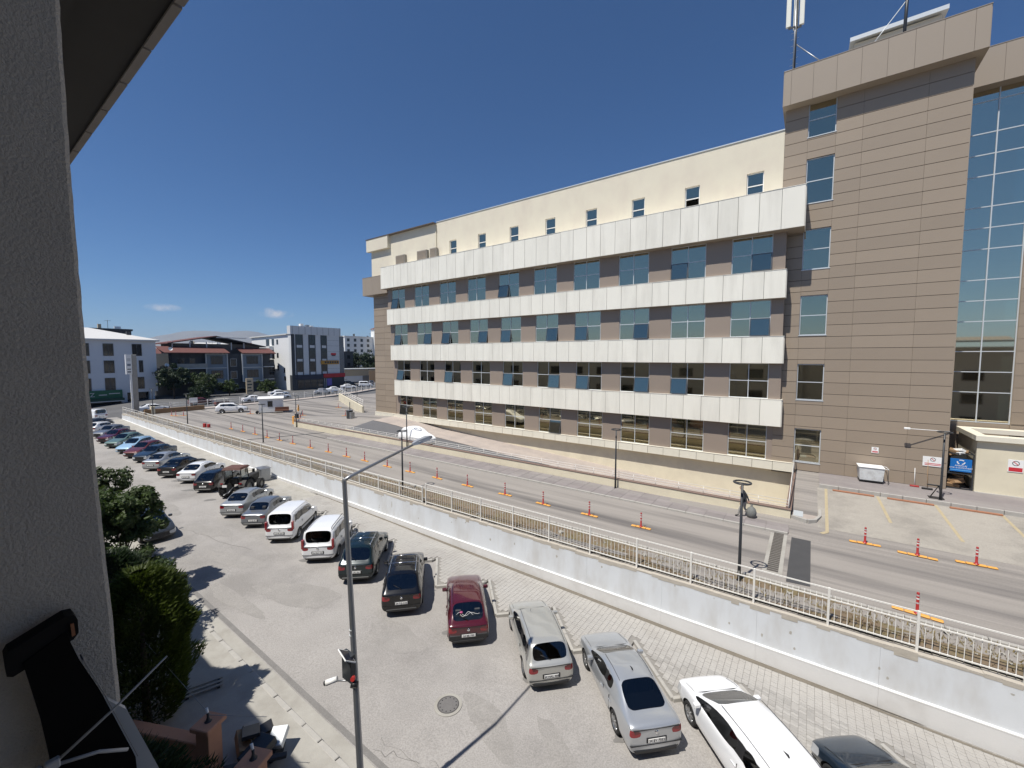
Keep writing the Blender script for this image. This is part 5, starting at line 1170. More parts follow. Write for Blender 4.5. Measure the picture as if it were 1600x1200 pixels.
MB().add([(-.985, .145, 8.60), (-.985, .172, 8.56), (-.985, .215, 8.40), (-.985, .14, 8.40), (-1.0, .145, 8.60), (-1.0, .172, 8.56), (-1.0, .215, 8.40), (-1.0, .14, 8.40)], [(0, 3, 2, 1), (0, 1, 5, 4), (1, 2, 6, 5)]).build('torn_flashing', mat('pale_flashing', (.34, .36, .38), .5), own, None, True)
bk = thing('wall_bracket', 'black rounded wall bracket with a brown inner edge on the stucco wall', 'bracket', (-.95, .075, 8.75))
def onwall(pts, d, name, mt, par, x0=0):       # outline (y,z) on the wall, thickness d towards the room
    m = MB(); n = len(pts); m.v = [(x0, y, z) for y, z in pts] + [(x0 + d, y, z) for y, z in pts]; m.f = [list(range(n))[::-1], list(range(n, 2 * n))] + [(i, (i + 1) % n, n + (i + 1) % n, n + i) for i in range(n)]; m.sm = [False] * (n + 2); return m.build(name, mt, par)
onwall([(-.037, .004), (-.033, .012), (.026, .036), (.036, .034), (.040, .024), (.040, .002), (.034, -.006), (-.03, -.028), (-.036, -.024)], .03, 'frame', mat('matt_black', (.005, .005, .005), .8, spec=.2), bk, -.03)
onwall([(.031, .022), (.035, .022), (.036, .002), (.032, .001)], .003, 'inner_edge', mat('brown_edge', (.22, .085, .035), .5), bk, .001)
onwall([(-.020, -.012), (.026, .012), (.031, -.012), (.040, -.05), (.062, -.12), (.098, -.26), (.103, -.42), (.01, -.42), (.0, -.19), (-.006, -.12)], .02, 'hanging_board', mat('dark_board', (.005, .005, .005), .95, spec=.1), bk, -.018)
onwall([(.041, -.045), (.063, -.118), (.100, -.26), (.101, -.26), (.0645, -.118), (.043, -.044)], .022, 'board_edge', mat('board_edge', (.16, .165, .17), .6), bk, -.018)
tie = thing('cable_tie', 'pale plastic cable tie with a long free tail on the dark board', 'cable tie', (-.93, .075, 8.57))
m_tie = mat('pale_plastic', (.36, .37, .38), .45)
MB().tube([(0, .003, 0), (.01, .07, .045), (.012, .142, .094)], [.0023, .002, .0014], 6).build('tail', m_tie, tie); MB().bbox(-.006, .006, -.009, .008, -.008, .007, .002).build('head', m_tie, tie)
MB().tube([(0, .004, -.004), (.004, .05, -.018), (0, .085, -.045)], .0028, 6).build('strap', m_tie, tie); MB().tube([(0, -.004, -.006), (0, .02, -.03), (0, .04, -.09)], .0028, 6).build('strap', m_tie, tie); MB().tube([(0, -.006, -.004), (-.004, -.014, .004), (-.012, -.02, -.01)], .0025, 6).build('strap', m_tie, tie)
# ---------------------------------------------------------------- garden in front of the house
def leafy(name, label, loc, h, cr, cz, n, size, mt, trunk_r=.09, seed=1, branches=9, flat=.9, cat='tree', gaps=.35):
    rr = random.Random(seed); t = thing(name, label, cat, loc); m = MB(); tips = []
    m.tube([(0, 0, -.1), (rr.uniform(-.1, .1), rr.uniform(-.1, .1), h * .35), (rr.uniform(-.2, .2), rr.uniform(-.2, .2), h * .75)], [trunk_r, trunk_r * .75, trunk_r * .35], 7)
    for i in range(branches):
        a = 2 * pi * i / branches + rr.uniform(-.4, .4); z0 = h * rr.uniform(.25, .6); r = cr * rr.uniform(.55, 1.0); z1 = cz + cr * flat * rr.uniform(-.5, .85)
        e = Vector((r * cos(a), r * sin(a), z1)); mid = Vector((r * .45 * cos(a), r * .45 * sin(a), (z0 + z1) / 2 + .1)); m.tube([(0, 0, z0), mid, e], [trunk_r * .4, trunk_r * .25, trunk_r * .1], 5); tips += [e, (mid + e) / 2, mid]
    m.build('trunk', m_bark, t)
    cl = []
    for i in range(44):
        a = rr.uniform(0, 2 * pi); u = rr.uniform(-1, 1); q = rr.random() ** .45; s = sqrt(1 - u * u); cl.append((Vector((cr * q * s * cos(a), cr * q * s * sin(a), cz + cr * flat * q * u)), cr * rr.uniform(.14, .3)))
    cl += [(e, cr * rr.uniform(.16, .28)) for e in tips]
    m = MB()
    for i in range(n):
        c, r = rr.choice(cl); d = Vector((rr.gauss(0, 1), rr.gauss(0, 1), rr.gauss(0, .8))).normalized() * r * rr.random() ** .4; p = c + d
        nr = (d.normalized() + Vector((rr.uniform(-.8, .8), rr.uniform(-.8, .8), rr.uniform(-.1, 1)))).normalized(); a = nr.orthogonal().normalized(); a.rotate(Matrix.Rotation(rr.uniform(0, 6.28), 3, nr)); b = nr.cross(a); s = size * rr.uniform(.6, 1.3)
        m.v += [tuple(p - a * s), tuple(p + b * s * .5 - nr * s * .12), tuple(p + a * s * 1.05), tuple(p - b * s * .5 - nr * s * .12)]; k = len(m.v); m.f += [(k - 4, k - 3, k - 2), (k - 4, k - 2, k - 1)]; m.sm += [False, False]
    m.build('crown', mt, t); return t
def leafmat(name, col, var=.45):
    m = mat(name, col, .55, var=var, vs=1.4, world=True, spec=.35); nt = m.node_tree; p = nt.nodes['Principled BSDF']; out = nt.nodes['Material Output']
    tl = N(nt, 'ShaderNodeBsdfTranslucent'); tl.inputs[0].default_value = (col[0] * 1.5, col[1] * 1.7, col[2] * .8, 1); ms = N(nt, 'ShaderNodeMixShader'); ms.inputs[0].default_value = .25
    nt.links.new(p.outputs[0], ms.inputs[1]); nt.links.new(tl.outputs[0], ms.inputs[2]); nt.links.new(ms.outputs[0], out.inputs[0]); return m
m_leaf = leafmat('garden_leaf', (.045, .07, .018)); m_thuja = leafmat('thuja_green', (.055, .075, .014), .5); m_spruce = leafmat('dark_evergreen', (.022, .038, .018)); m_shade = leafmat('shrub_leaf', (.04, .06, .02))
leafy('garden_tree', 'small leafy tree at the kerb beside our house wall', (-25.5, 4.7, sz(-25) + .13), 5.4, 1.5, 3.7, 11000, .11, m_leaf, .08, 5)
leafy('garden_tree', 'darker leafy tree rising behind the small kerb tree', (-29.6, 4.4, sz(-30) + .13), 5.2, 1.8, 3.5, 8000, .12, m_shade, .09, 9)
leafy('garden_tree', 'leafy shrub under the small kerb tree', (-23.6, 4.35, sz(-23) + .13), 3.4, 1.3, 1.9, 7000, .1, m_leaf, .07, 27)
leafy('garden_tree', 'low dark leafy shrub filling the gap behind the thuja', (-21.8, 4.0, sz(-22) + .13), 3.6, 1.5, 2.0, 7000, .1, m_shade, .07, 15)
def thuja(label, loc, h, r, n, seed, mt=None):
    rr = random.Random(seed); t = thing('thuja_bush', label, 'bush', loc); MB().tube([(0, 0, -.1), (0, 0, h * .8)], [.12, .03], 7).build('trunk', m_bark, t); m = MB()
    lob = [(rr.uniform(0, 6.28), rr.uniform(.2, .9), rr.uniform(.2, .55)) for _ in range(34)]
    for i in range(n):
        z = h * (.04 + .96 * rr.random() ** .85); a = rr.uniform(0, 2 * pi); prof = sqrt(max(1 - ((z / h - .42) / .60) ** 2, .02)); k = 1
        for la, lz, ls in lob:
            da = (a - la + pi) % (2 * pi) - pi; k += ls * math.exp(-(da / .24) ** 2 - ((z / h - lz) / .085) ** 2)
        q = r * prof * k * (1 - .35 * rr.random() ** 2.2) * .9; p = Vector((q * cos(a), q * sin(a), z))
        d = (Vector((cos(a), sin(a), .75)) + Vector((rr.uniform(-.5, .5), rr.uniform(-.5, .5), rr.uniform(-.3, .6)))).normalized(); s = d.cross(Vector((rr.uniform(-1, 1), rr.uniform(-1, 1), rr.uniform(-1, 1)))).normalized(); L = rr.uniform(.07, .2) * (1.7 if rr.random() < .1 else 1); w = rr.uniform(.014, .034)
        m.v += [tuple(p - s * w), tuple(p + s * w), tuple(p + d * L * .6 + s * w * .8), tuple(p + d * L)]; b = len(m.v); m.f += [(b - 4, b - 3, b - 2), (b - 4, b - 2, b - 1)]; m.sm += [False, False]
    m.build('crown', mt or m_thuja, t); return t
thuja('big yellow green thuja bush in front of our house beside the pavement', (-16.3, 3.3, sz(-15) + .1), 4.8, 1.15, 30000, 3)
thuja('dark thuja bush behind the yellow green one', (-20.6, 3.4, sz(-19) + .1), 4.0, 1.25, 16000, 6, m_spruce)
thuja('shaded dark bush at the foot of our house wall', (-11.2, 1.5, sz(-11) + .1), 3.2, 1.5, 12000, 8, m_spruce)
def pillar(label, x, y, rz):
    t = thing('gate_pillar', label, 'pillar', (x, y, sz(x) + .12), rz); box('shaft', m_peach, -.2, .2, -.2, .2, 0, 1.55, t, b=.01); box('cap', m_peach, -.29, .29, -.29, .29, 1.55, 1.68, t, b=.02)
    MB().lathe([(.09, 1.68), (.05, 1.72), (.03, 1.80), (.035, 1.9), (.001, 1.92)], 10).build('finial', m_dsteel, t); MB().tube([(0, 0, 1.85), (-.06, .02, 2.02)], [.03, .035], 8).build('lamp_holder', m_wht, t)
pillar('peach rendered gate pillar beside the dark bushes', -12.6, 3.75, radians(24)); pillar('peach gate pillar with a sunlit cap at the bottom picture edge', -10.55, 4.0, radians(24))
gw = thing('garden_wall', 'low peach garden wall running back from the gate pillar', 'wall', (-12.8, 3.6, sz(-12) + .1), radians(205)); box('wall', m_peach, 0, 7, -.1, .1, 0, 1.15, gw); box('coping', m_peach, -.05, 7.05, -.16, .16, 1.15, 1.23, gw, b=.02)
# broken furniture and boards left on the pavement
rr = random.Random(17); jk = [m_dsteel, m_black, m_conc, m_card, m_dsteel, m_frame]
dbl = ('black plastic crate tipped over in the junk heap', 'dark board lying across the junk heap', 'grey slab leaning in the junk heap', 'brown board at the back of the junk heap', 'long black beam sticking out towards the kerb', 'broken white panel on the sunny side of the heap', 'dark metal frame under the junk heap', 'small grey box on top of the junk heap')
for i in range(8):
    s = (rr.uniform(.2, .5), rr.uniform(.12, .3), rr.uniform(.03, .18)); M = Matrix.Rotation(rr.uniform(-.4, .4), 4, 'X') @ Matrix.Rotation(rr.uniform(-.4, .4), 4, 'Y'); m = MB()
    if i == 4: s = (.75, .06, .06)
    if i == 0:
        for a in (-1, 1): m.box(-.3, .3, a * .2 - .012, a * .2 + .012, -.15, .15, M); m.box(a * .3 - .012, a * .3 + .012, -.188, .188, -.15, .15, M)
        m.box(-.288, .288, -.188, .188, -.15, -.13, M)
    else: m.bbox(-s[0], s[0], -s[1], s[1], -s[2], s[2], .008, M)
    o = m.build(('plastic_crate', 'board', 'slab', 'board', 'beam', 'broken_panel', 'metal_frame', 'box')[i], jk[i % 6]); x, y = -12.4 + rr.uniform(-.75, .75), 4.85 + rr.uniform(-.35, .45); o.location = (x, y, sz(x) + .32 + .05 * i); o.rotation_euler = (0, 0, rr.uniform(0, 3)); tag(o, dbl[i], 'junk', 'junk heap on the pavement')
pal = thing('slatted_pallet', 'pale slatted pallet piece lying on the shaded pavement', 'pallet', (-16.3, 4.75, sz(-16) + .14), radians(70))
for i in range(3): box('slat', m_conc, -.55, .55, -.22 + .2 * i, -.12 + .2 * i, .05, .075, pal)
for x in (-.45, .4): box('bearer', m_dsteel, x, x + .08, -.25, .3, 0, .05, pal)
wr = MB().tube([(-25, 2.6, .9), (-19, 3.3, .35), (-12.6, 3.8, -.3), (-11.2, 4.6, -.2)], .008, 5).build('overhead_cable', m_steel); tag(wr, 'thin cable sagging past the gate pillar', 'cable')
# ---------------------------------------------------------------- the far street and the town
def fz(x, y): return -1.08 + .86 * min(max((y - 17.8) / 9, 0), 1)
sheet('far_street', mat('far_asphalt', (.10, .10, .102), .9, var=.2, vs=.3, world=True, dirt=(.16, .155, .15), dscale=.2, damt=.6), [-128, -112, -100, -92.02], [-40, 0, 17.75], fz)
sheet('far_street', MATS['far_asphalt'], [-128, -112, -100, -88.3], [17.76, 22, 27, 40, 60, 80, 150], fz)
edge = [(-85.6, 19.5), (-85.8, 30), (-86.8, 41), (-87.5, 46.5), (-89.8, 54), (-93, 62), (-98, 71), (-106, 84)]
m = MB()
for (ax, ay), (bx, by) in zip(edge, edge[1:]): m.add([(ax, ay, .13), (bx, by, .13), (bx - 2.4, by, .13), (ax - 2.4, ay, .13), (ax, ay, -.1), (bx, by, -.1), (ax - 2.4, ay, -1), (bx - 2.4, by, -1)], [(0, 1, 2, 3), (0, 4, 5, 1), (3, 2, 7, 6)])
wp = tag(m.build('west_pavement', m_pink), kind='structure')
for i, ((ax, ay), (bx, by)) in enumerate(zip(edge, edge[1:])):
    a = atan2(by - ay, bx - ax); L = sqrt((bx - ax) ** 2 + (by - ay) ** 2); box('kerb', m_kerb, 0, L, -.06, .08, -.1, .15, wp).matrix_basis = Matrix.Translation((ax, ay, 0)) @ Matrix.Rotation(a, 4, 'Z')
def along(e, t):
    tot = [0]
    for (ax, ay), (bx, by) in zip(e, e[1:]): tot.append(tot[-1] + sqrt((bx - ax) ** 2 + (by - ay) ** 2))
    t = min(t, tot[-1] - .001); i = max(k for k in range(len(tot)) if tot[k] <= t); f = (t - tot[i]) / (tot[i + 1] - tot[i]); return e[i][0] + (e[i + 1][0] - e[i][0]) * f, e[i][1] + (e[i + 1][1] - e[i][1]) * f
bol = MB().lathe([(.05, 0), (.05, .85), (.03, .9), (.001, .9)], 8).mesh('post', m_dsteel)
for i in range(16):
    x, y = along(edge, 3 + 3.7 * i); o = inst('bollard', bol, None, (x - .35, y, .13)); tag(o, ORD[i] + ' thin dark bollard from the low brown wall along the far pavement', 'bollard', 'bollards along the west pavement')
ff = thing('street_fence', 'white posted railing between the far pavement and the street beyond', 'fence', (-90, 45, 0))
pp = [along(edge, 1 + 2.7 * i) for i in range(27)]
for (x, y) in pp: box('post', m_fence, x - 2.55, x - 2.43, y - .06, y + .06, -.3, 1.45, ff, True)
for (ax, ay), (bx, by) in zip(pp, pp[1:]):
    for z in (.45, .85, 1.25): MB().tube([(ax - 2.5, ay + .06, z), (bx - 2.5, by - .06, z)], .025, 5).build('rail', m_frame, ff, None, True)
t = thing('low_wall', 'low brown stone wall at the far corner of the yard', 'wall', (-83, 22.5, 0)); m = MB(); m.box(-2.5, -2.1, -3.4, 4.6, -.3, .75); m.build('wall', mat('brown_stone', (.27, .17, .09), .9, var=.3, vs=2, world=True), t); box('end_pillar', m_cream2, -2.6, -2.0, -2.6, -2.1, -.3, 1.2, t)
def wsign(x, y, label): 
    t = thing('board_sign', label, 'sign', (x, y, 0)); MB().tube([(0, 0, -.3), (0, 0, 1.3)], .04, 6).build('post', m_steel, t); box('board', m_wht, -.02, .04, -.6, .6, 1.0, 1.9, t)
wsign(-88.6, 26.6, 'small white board on the fence by the red car'); wsign(-91.8, 52.0, 'large white board on the fence by the dark shop')
# vehicles in the far street
FC = [('sedan', 'white saloon passing behind the low brown wall', (-95.0, 22.6), 88, P_white), ('hatch', 'red car behind the far fence below the dark trees', (-96.5, 30.2), 92, P_red), ('sedan', 'white saloon in the street just left of the booth', (-93.5, 38.5), 88, P_white), ('hatch', 'white hatchback waiting right behind the booth', (-96.0, 45.0), 85, P_white), ('sedan', 'white saloon beyond the hatchback behind the booth', (-104.0, 48.3), 88, P_white), ('sedan', 'silver saloon in front of the dark shopfront', (-98.5, 56.5), 70, P_silver), ('sedan', 'white saloon following the silver one by the shopfront', (-102.5, 62.0), 66, P_white), ('van', 'black van parked under the red shop sign', (-117.0, 75.5), 70, P_black), ('sedan', 'white saloon parked beyond the black van', (-117.5, 80.5), 160, P_white), ('hatch', 'grey car parked by the beige kiosk', (-119.5, 85.2), 155, P_grey), ('sedan', 'silver saloon at the right end of the far parked cars', (-114.5, 84.8), 150, P_silver2), ('sedan', 'white saloon driving by the far right of the street', (-109.5, 70.5), 64, P_white), ('van', 'white van nearest the hospital corner in the far street', (-112.0, 78.0), 62, P_white)]
for k, lab, (x, y), hd, pm_ in FC: car(k, lab, 'car', (x, y, fz(x, y) + .005), radians(hd), pm_, name='far_car', group='vehicles in the far street', lev=1, detail=False, style=0)
t = thing('pickup_cart', 'brown loaded handcart with pale cover behind the white off roader', 'cart', (-90.3, 31.5, -.2), radians(90)); box('bed', mat('brown_load', (.16, .05, .04), .8), -1.1, 1.1, -.6, .6, .35, .9, t, b=.03); box('cover', m_conc, -1.15, 1.15, -.62, .62, 1.3, 1.42, t, b=.03)
for x in (-1, 1):
    for y in (-.55, .55): MB().tube([(x, y, .9), (x, y, 1.3)], .03, 5).build('post', m_steel, t); MB().cyl((x * .7, y - .06, .3), .3, .12, 12, 'y').build('wheel', m_rubber, t)
# --- town buildings
m_bw = mat('town_white', (.62, .63, .65), .8, var=.05, vs=.5); m_bw2 = mat('town_white_tiles', (.62, .63, .63), .5, var=.06, vs=.5); m_bw3 = mat('town_bright_white', (.74, .74, .72), .8, var=.05, vs=.4)
m_bgrey = mat('town_slate', (.045, .050, .056), .7, var=.1, vs=1); m_bblue = mat('town_bluegrey', (.20, .235, .27), .8, var=.06, vs=1); m_trim = mat('town_trim', (.55, .56, .55), .7); m_roofr = mat('town_red_roof', (.13, .05, .042), .8, var=.25, vs=1.5); m_roofw = mat('town_metal_roof', (.62, .61, .58), .5, var=.05, vs=.5); m_sand = mat('town_sand', (.56, .45, .30), .85, var=.08, vs=.5)
m_dglass = mat('town_glass', (.018, .022, .026), .08, spec=.7)
def bwin(par, X, y0, y1, z0, z1, bars=1, fr=None, d=.06):        # window on a +X facing wall
    w = MB(); t = .07; w.box(X, X + d, y0, y0 + t, z0, z1); w.box(X, X + d, y1 - t, y1, z0, z1); w.box(X, X + d - .002, y0 + t, y1 - t, z0, z0 + t); w.box(X, X + d - .002, y0 + t, y1 - t, z1 - t, z1)
    for i in range(1, bars + 1): yy = y0 + (y1 - y0) * i / (bars + 1); w.box(X, X + d - .01, yy - .03, yy + .03, z0 + t, z1 - t)
    f = w.build('window', fr or m_dframe, par, None, True); p = box('pane', m_dglass, X + .002, X + .012, y0 + t, y1 - t, z0 + t, z1 - t, par, True); p.parent = f; p.location = (0, 0, 0)
    return f
def bwin_y(par, Y, x0, x1, z0, z1):                              # window on a -Y facing wall
    w = MB(); w.box(x0, x1, Y - .05, Y, z0, z1); f = w.build('window', m_dframe, par, None, True); p = box('pane', m_dglass, x0 + .08, x1 - .08, Y - .06, Y - .052, z0 + .08, z1 - .08); p.parent = f; return f
# white block with the green shop sign
b1 = thing('apartment_block', 'white three storey block with a green shop sign at far left', 'building', (-118, 20, -1.2))
box('wall', m_bw, -136, -118, 4, 29, 1.5, 12.5, b1, True); box('shop_floor', m_bgrey, -136, -119.6, 4, 28.2, -1.2, 1.5, b1, True)
for y in (10, 16.8, 23.4, 28.0): box('pillar', m_bw, -119.0, -118.05, y - .45, y + .45, -1.2, 1.5, b1, True)
m = MB().add([(-117.4, 3.4, 12.5), (-117.4, 29.6, 12.5), (-136.6, 29.6, 12.5), (-136.6, 3.4, 12.5), (-127, 12, 15.4), (-127, 20, 15.4), (-117.4, 3.4, 12.8), (-117.4, 29.6, 12.8), (-136.6, 29.6, 12.8), (-136.6, 3.4, 12.8)], [(0, 1, 2, 3), (6, 7, 5, 4), (7, 8, 5), (8, 9, 4, 5), (9, 6, 4), (0, 6, 7, 1), (1, 7, 8, 2)]); m.build('roof', m_roofw, b1, None, True)
for r, (z0, z1) in enumerate(((9.3, 11.85), (5.75, 8.35), (2.2, 4.75))):
    for k, (y0, y1) in enumerate(((13.6, 15.1), (16.9, 18.5), (20.5, 22.1), ((25.0, 26.6), (26.0, 26.7), (25.6, 26.75))[r])): bwin(b1, -117.995, y0, y1, z0, z1)
box('shop_glass', m_dglass, -119.59, -119.55, 8, 27.5, -1.0, 1.4, b1, True)
sgn = box('sign_board', mat('green_sign', (.008, .11, .05), .5), -117.9, -117.5, 15.6, 23.0, .55, 2.2, b1, True); aw = box('awning', mat('dark_green_awning', (.01, .05, .032), .7), -117.9, -116.6, 15.4, 23.1, .0, .54, b1, True); box('awning_edge', m_trim, -116.62, -116.55, 15.4, 23.1, -.1, .06, b1, True)
me = text_mesh('OZZ', 1.15, .04); me.materials.append(m_trim); inst('sign_lettering', me, b1, Vector((-117.46, 17.6, 1.35)) - b1.location, pi / 2)
for y0, y1, z in ((19.4, 20.6, 1.3), (20.9, 22.6, 1.5)): box('sign_lettering', m_trim, -117.49, -117.46, y0, y1, z - .09, z + .09, b1, True)
box('chimney', m_bgrey, -122, -121.3, 25, 25.6, 13, 14.6, b1, True)
# dark villa apartments with red roofs
vl = thing('villa_block', 'grey three storey villa block with red gabled roofs and pale trim', 'building', (-122, 42, -.8))
box('wall', m_bgrey, -136, -122, 32.8, 54.5, -.8, 9.9, vl, True)
for (y0, y1) in ((39.4, 44.0), (47.5, 52.3)):
    box('bay', m_bblue, -122, -121.3, y0, y1, 2.6, 9.9, vl, True)
    for a, b in ((y0 - .12, y0 + .12), (y1 - .12, y1 + .12)): box('trim', m_trim, -121.298, -121.15, a, b, 2.5, 9.9, vl, True)
    for z in (2.6, 6.3, 9.8): box('trim', m_trim, -121.298, -121.16, y0 + .12, y1 - .12, z - .1, z + .1, vl, True)
    for z in (3.6, 7.2): bwin(vl, -121.297, y0 + 1.0, y1 - 1.0, z, z + 2.1, 3)
for z in (.2, 3.4, 6.6): f = bwin(vl, -121.995, 44.9, 46.4, z, z + 2.0, 0, m_trim)
for z in (6.2, 2.9):      # balconies on the left
    box('balcony_slab', m_trim, -122, -119.8, 33.0, 39.3, z, z + .22, vl, True); box('balcony_wall', m_conc if z > 5 else mat('redbrown_screen', (.13, .045, .04), .7), -120.0, -119.82, 33.0, 39.2, z + .22, z + 1.25, vl, True); box('balcony_wall', m_conc, -121.9, -120.02, 33.0, 33.15, z + .22, z + 1.25, vl, True)
    bwin(vl, -121.995, 36.2, 37.4, z + .25, z + 2.6, 0); bwin(vl, -121.995, 33.8, 35.3, z + .9, z + 2.5, 1)
for z in (2.9, 6.3): box('balcony_slab', m_trim, -122, -120.4, 52.4, 55.0, z, z + .2, vl, True); box('balcony_wall', m_bgrey, -120.5, -120.42, 52.4, 55, z + .2, z + 1.2, vl, True)
def slab_roof(par, pts, th, mt, name='roof'):
    n = len(pts); m = MB(); m.v = [p for p in pts] + [(x, y, z + th) for x, y, z in pts]; m.f = [list(range(n))[::-1], list(range(n, 2 * n))] + [(i, (i + 1) % n, n + (i + 1) % n, n + i) for i in range(n)]; m.sm = [False] * (n + 2); return m.build(name, mt, par, None, True)
slab_roof(vl, [(-119.9, 30.6, 9.9), (-119.9, 44.2, 9.9), (-124.5, 44.2, 11.4), (-124.5, 30.6, 11.4)], .2, m_roofr); slab_roof(vl, [(-120.4, 47.3, 9.9), (-120.4, 55.6, 9.9), (-124.5, 55.6, 11.3), (-124.5, 47.3, 11.3)], .2, m_roofr)
box('attic_wall', mat('attic_brown', (.14, .12, .105), .8), -134, -125.5, 34, 53.5, 9.9, 12.4, vl, True)
slab_roof(vl, [(-123.6, 32.6, 12.2), (-123.6, 42.6, 14.2), (-136, 42.6, 14.2), (-136, 32.6, 12.2)], .25, m_roofr); slab_roof(vl, [(-123.6, 42.62, 14.2), (-123.6, 54.5, 11.7), (-136, 54.5, 11.7), (-136, 42.62, 14.2)], .25, m_bgrey)
box('roof_edge', m_trim, -123.58, -123.45, 42.6, 49.5, 13.9, 14.1, vl, True)
for y in (33.5, 37, 40.5, 46, 49): box('roof_post', m_trim, -124.2, -124.0, y, y + .2, 10.9, 12.8, vl, True)
m = MB(); n = 8
for k in range(n + 1): a = pi * k / n; m.v += [(-121.9, 46.2 - 2.3 * cos(a), .2 + .9 * sin(a)), (-118.6, 46.2 - 2.3 * cos(a), .2 + .9 * sin(a))]
m.f = [(2 * k, 2 * k + 1, 2 * k + 3, 2 * k + 2) for k in range(n)]; m.sm = [True] * n; m.build('porch_canopy', mat('canopy_sheet', (.12, .16, .17), .4), vl, None, True)
for y in (44, 48.3): MB().tube([(-118.7, y, -.8), (-118.7, y, .3)], .05, 6).build('porch_post', m_bgrey, vl, None, True)
for y, z in ((32.0, 10.9), (31.2, 7.2)): d = MB(); d.lathe([(.001, .0), (.28, .05), (.42, .16)], 14, Matrix.Translation((-119.6, y, z)) @ Matrix.Rotation(radians(70), 4, 'Y')); d.build('satellite_dish', m_wht, vl, None, True)
# white and black shop building
b3 = thing('shop_building', 'white panelled building with dark window columns and a red shop sign', 'building', (-116, 64, -.2))
box('wall', m_bw2, -117.2, -116, 57.6, 72, 4.0, 15.3, b3, True); box('side_wall', m_bw3, -140, -117.2, 57.6, 74, -.2, 15.2, b3, True); box('parapet', m_bw2, -117.6, -115.8, 57.4, 72.4, 15.3, 17.6, b3, True); box('shopfront', m_bgrey, -117, -115.75, 57.5, 73.2, -.2, 4.0, b3, True)
slab_roof(b3, [(-117.6, 57.2, 15.2), (-117.6, 74.2, 15.2), (-140.5, 74.2, 14.8), (-140.5, 57.2, 14.8)], .3, m_roofw)
box('dark_column', m_bgrey, -115.99, -115.9, 57.62, 58.5, 4.0, 15.3, b3, True)
for y0, y1 in ((58.8, 60.9), (62.5, 64.5), (66.1, 68.0)):
    box('dark_column', m_bgrey, -115.99, -115.92, y0, y1, 4.0, 15.3, b3, True)
    for z0, z1 in ((12.6, 15.2), (8.7, 11.5), (4.9, 7.8)): bwin(b3, -115.918, y0 + .12, y1 - .12, z0, z1, 1)
    for z in (12.0, 8.1, 4.4): box('white_panel', m_bw2, -115.917, -115.86, y0 + .3, y1 - .3, z - .38, z + .38, b3, True)
for i in range(9):
    box('panel_joint', m_bgrey, -115.79, -115.77, 58.0 + 1.75 * i, 58.05 + 1.75 * i, 15.35, 17.5, b3, True)
for z in (5.6, 7.0, 9.0, 10.6, 12.3, 13.9): box('panel_joint', m_bgrey, -115.995, -115.985, 68.1, 71.9, z, z + .04, b3, True)
box('corner_glass', m_dglass, -116.5, -115.95, 72.01, 73.4, 4.0, 15.2, b3, True)
for k in range(4): box('corner_rib', m_bw2, -115.95, -115.85, 72.2 + .35 * k, 72.26 + .35 * k, 4.0, 15.2, b3, True)
box('sign_band', mat('navy_sign', (.012, .018, .04), .5), -115.74, -115.5, 58.4, 66.4, 2.75, 3.95, b3, True); box('sign_band', mat('red_shop_sign', (.42, .012, .018), .5), -115.74, -115.4, 66.42, 73.3, 3.0, 4.15, b3, True); box('sign_band', mat('amber_sign', (.45, .22, .02), .5), -115.85, -115.6, 65.9, 71.5, 6.9, 8.0, b3, True)
for y in range(6): box('sign_print', m_bgrey, -115.595, -115.59, 67.0 + .75 * y, 67.5 + .75 * y, 7.15, 7.75, b3, True)
box('wall_emblem', m_redsign, -115.98, -115.93, 69.2, 70.8, 9.6, 10.2, b3, True); box('wall_emblem', m_bgrey, -115.98, -115.94, 69.4, 70.6, 9.3, 9.58, b3, True)
box('shop_poster', mat('violet_poster', (.16, .12, .42), .5), -115.74, -115.7, 67.6, 69.1, .6, 2.7, b3, True)
for y in (66.8, 67.3): box('door_frame', m_trim, -115.74, -115.68, y, y + .1, -.1, 2.8, b3, True)
for i in range(4): box('shop_window', m_dglass, -115.745, -115.72, 59.0 + 1.9 * i, 60.7 + 1.9 * i, .2, 2.5, b3, True)
for z in (12.6, 8.8, 5.2):
    bwin_y(b3, 57.6, -124.2, -123.2, z, z + 1.4); bwin_y(b3, 57.6, -127.0, -125.6, z - .3, z + 1.6); bwin_y(b3, 57.6, -130.5, -128.5, z - .4, z + 1.6); box('balcony', m_bgrey if z < 12 else m_bw3, -129.8, -126, 56.4, 57.55, z - 1.6, z - .5, b3, True)
bwin_y(b3, 57.6, -120.4, -119.6, 4.6, 6.0); bwin_y(b3, 57.6, -120.4, -119.3, 2.4, 3.6)
for i, y in enumerate((62.5, 64.2, 65.4)): box('roof_unit', m_wht if i != 1 else m_steel, -121, -120, y, y + .9, 15.6, 18.6 - .2 * i, b3, True)
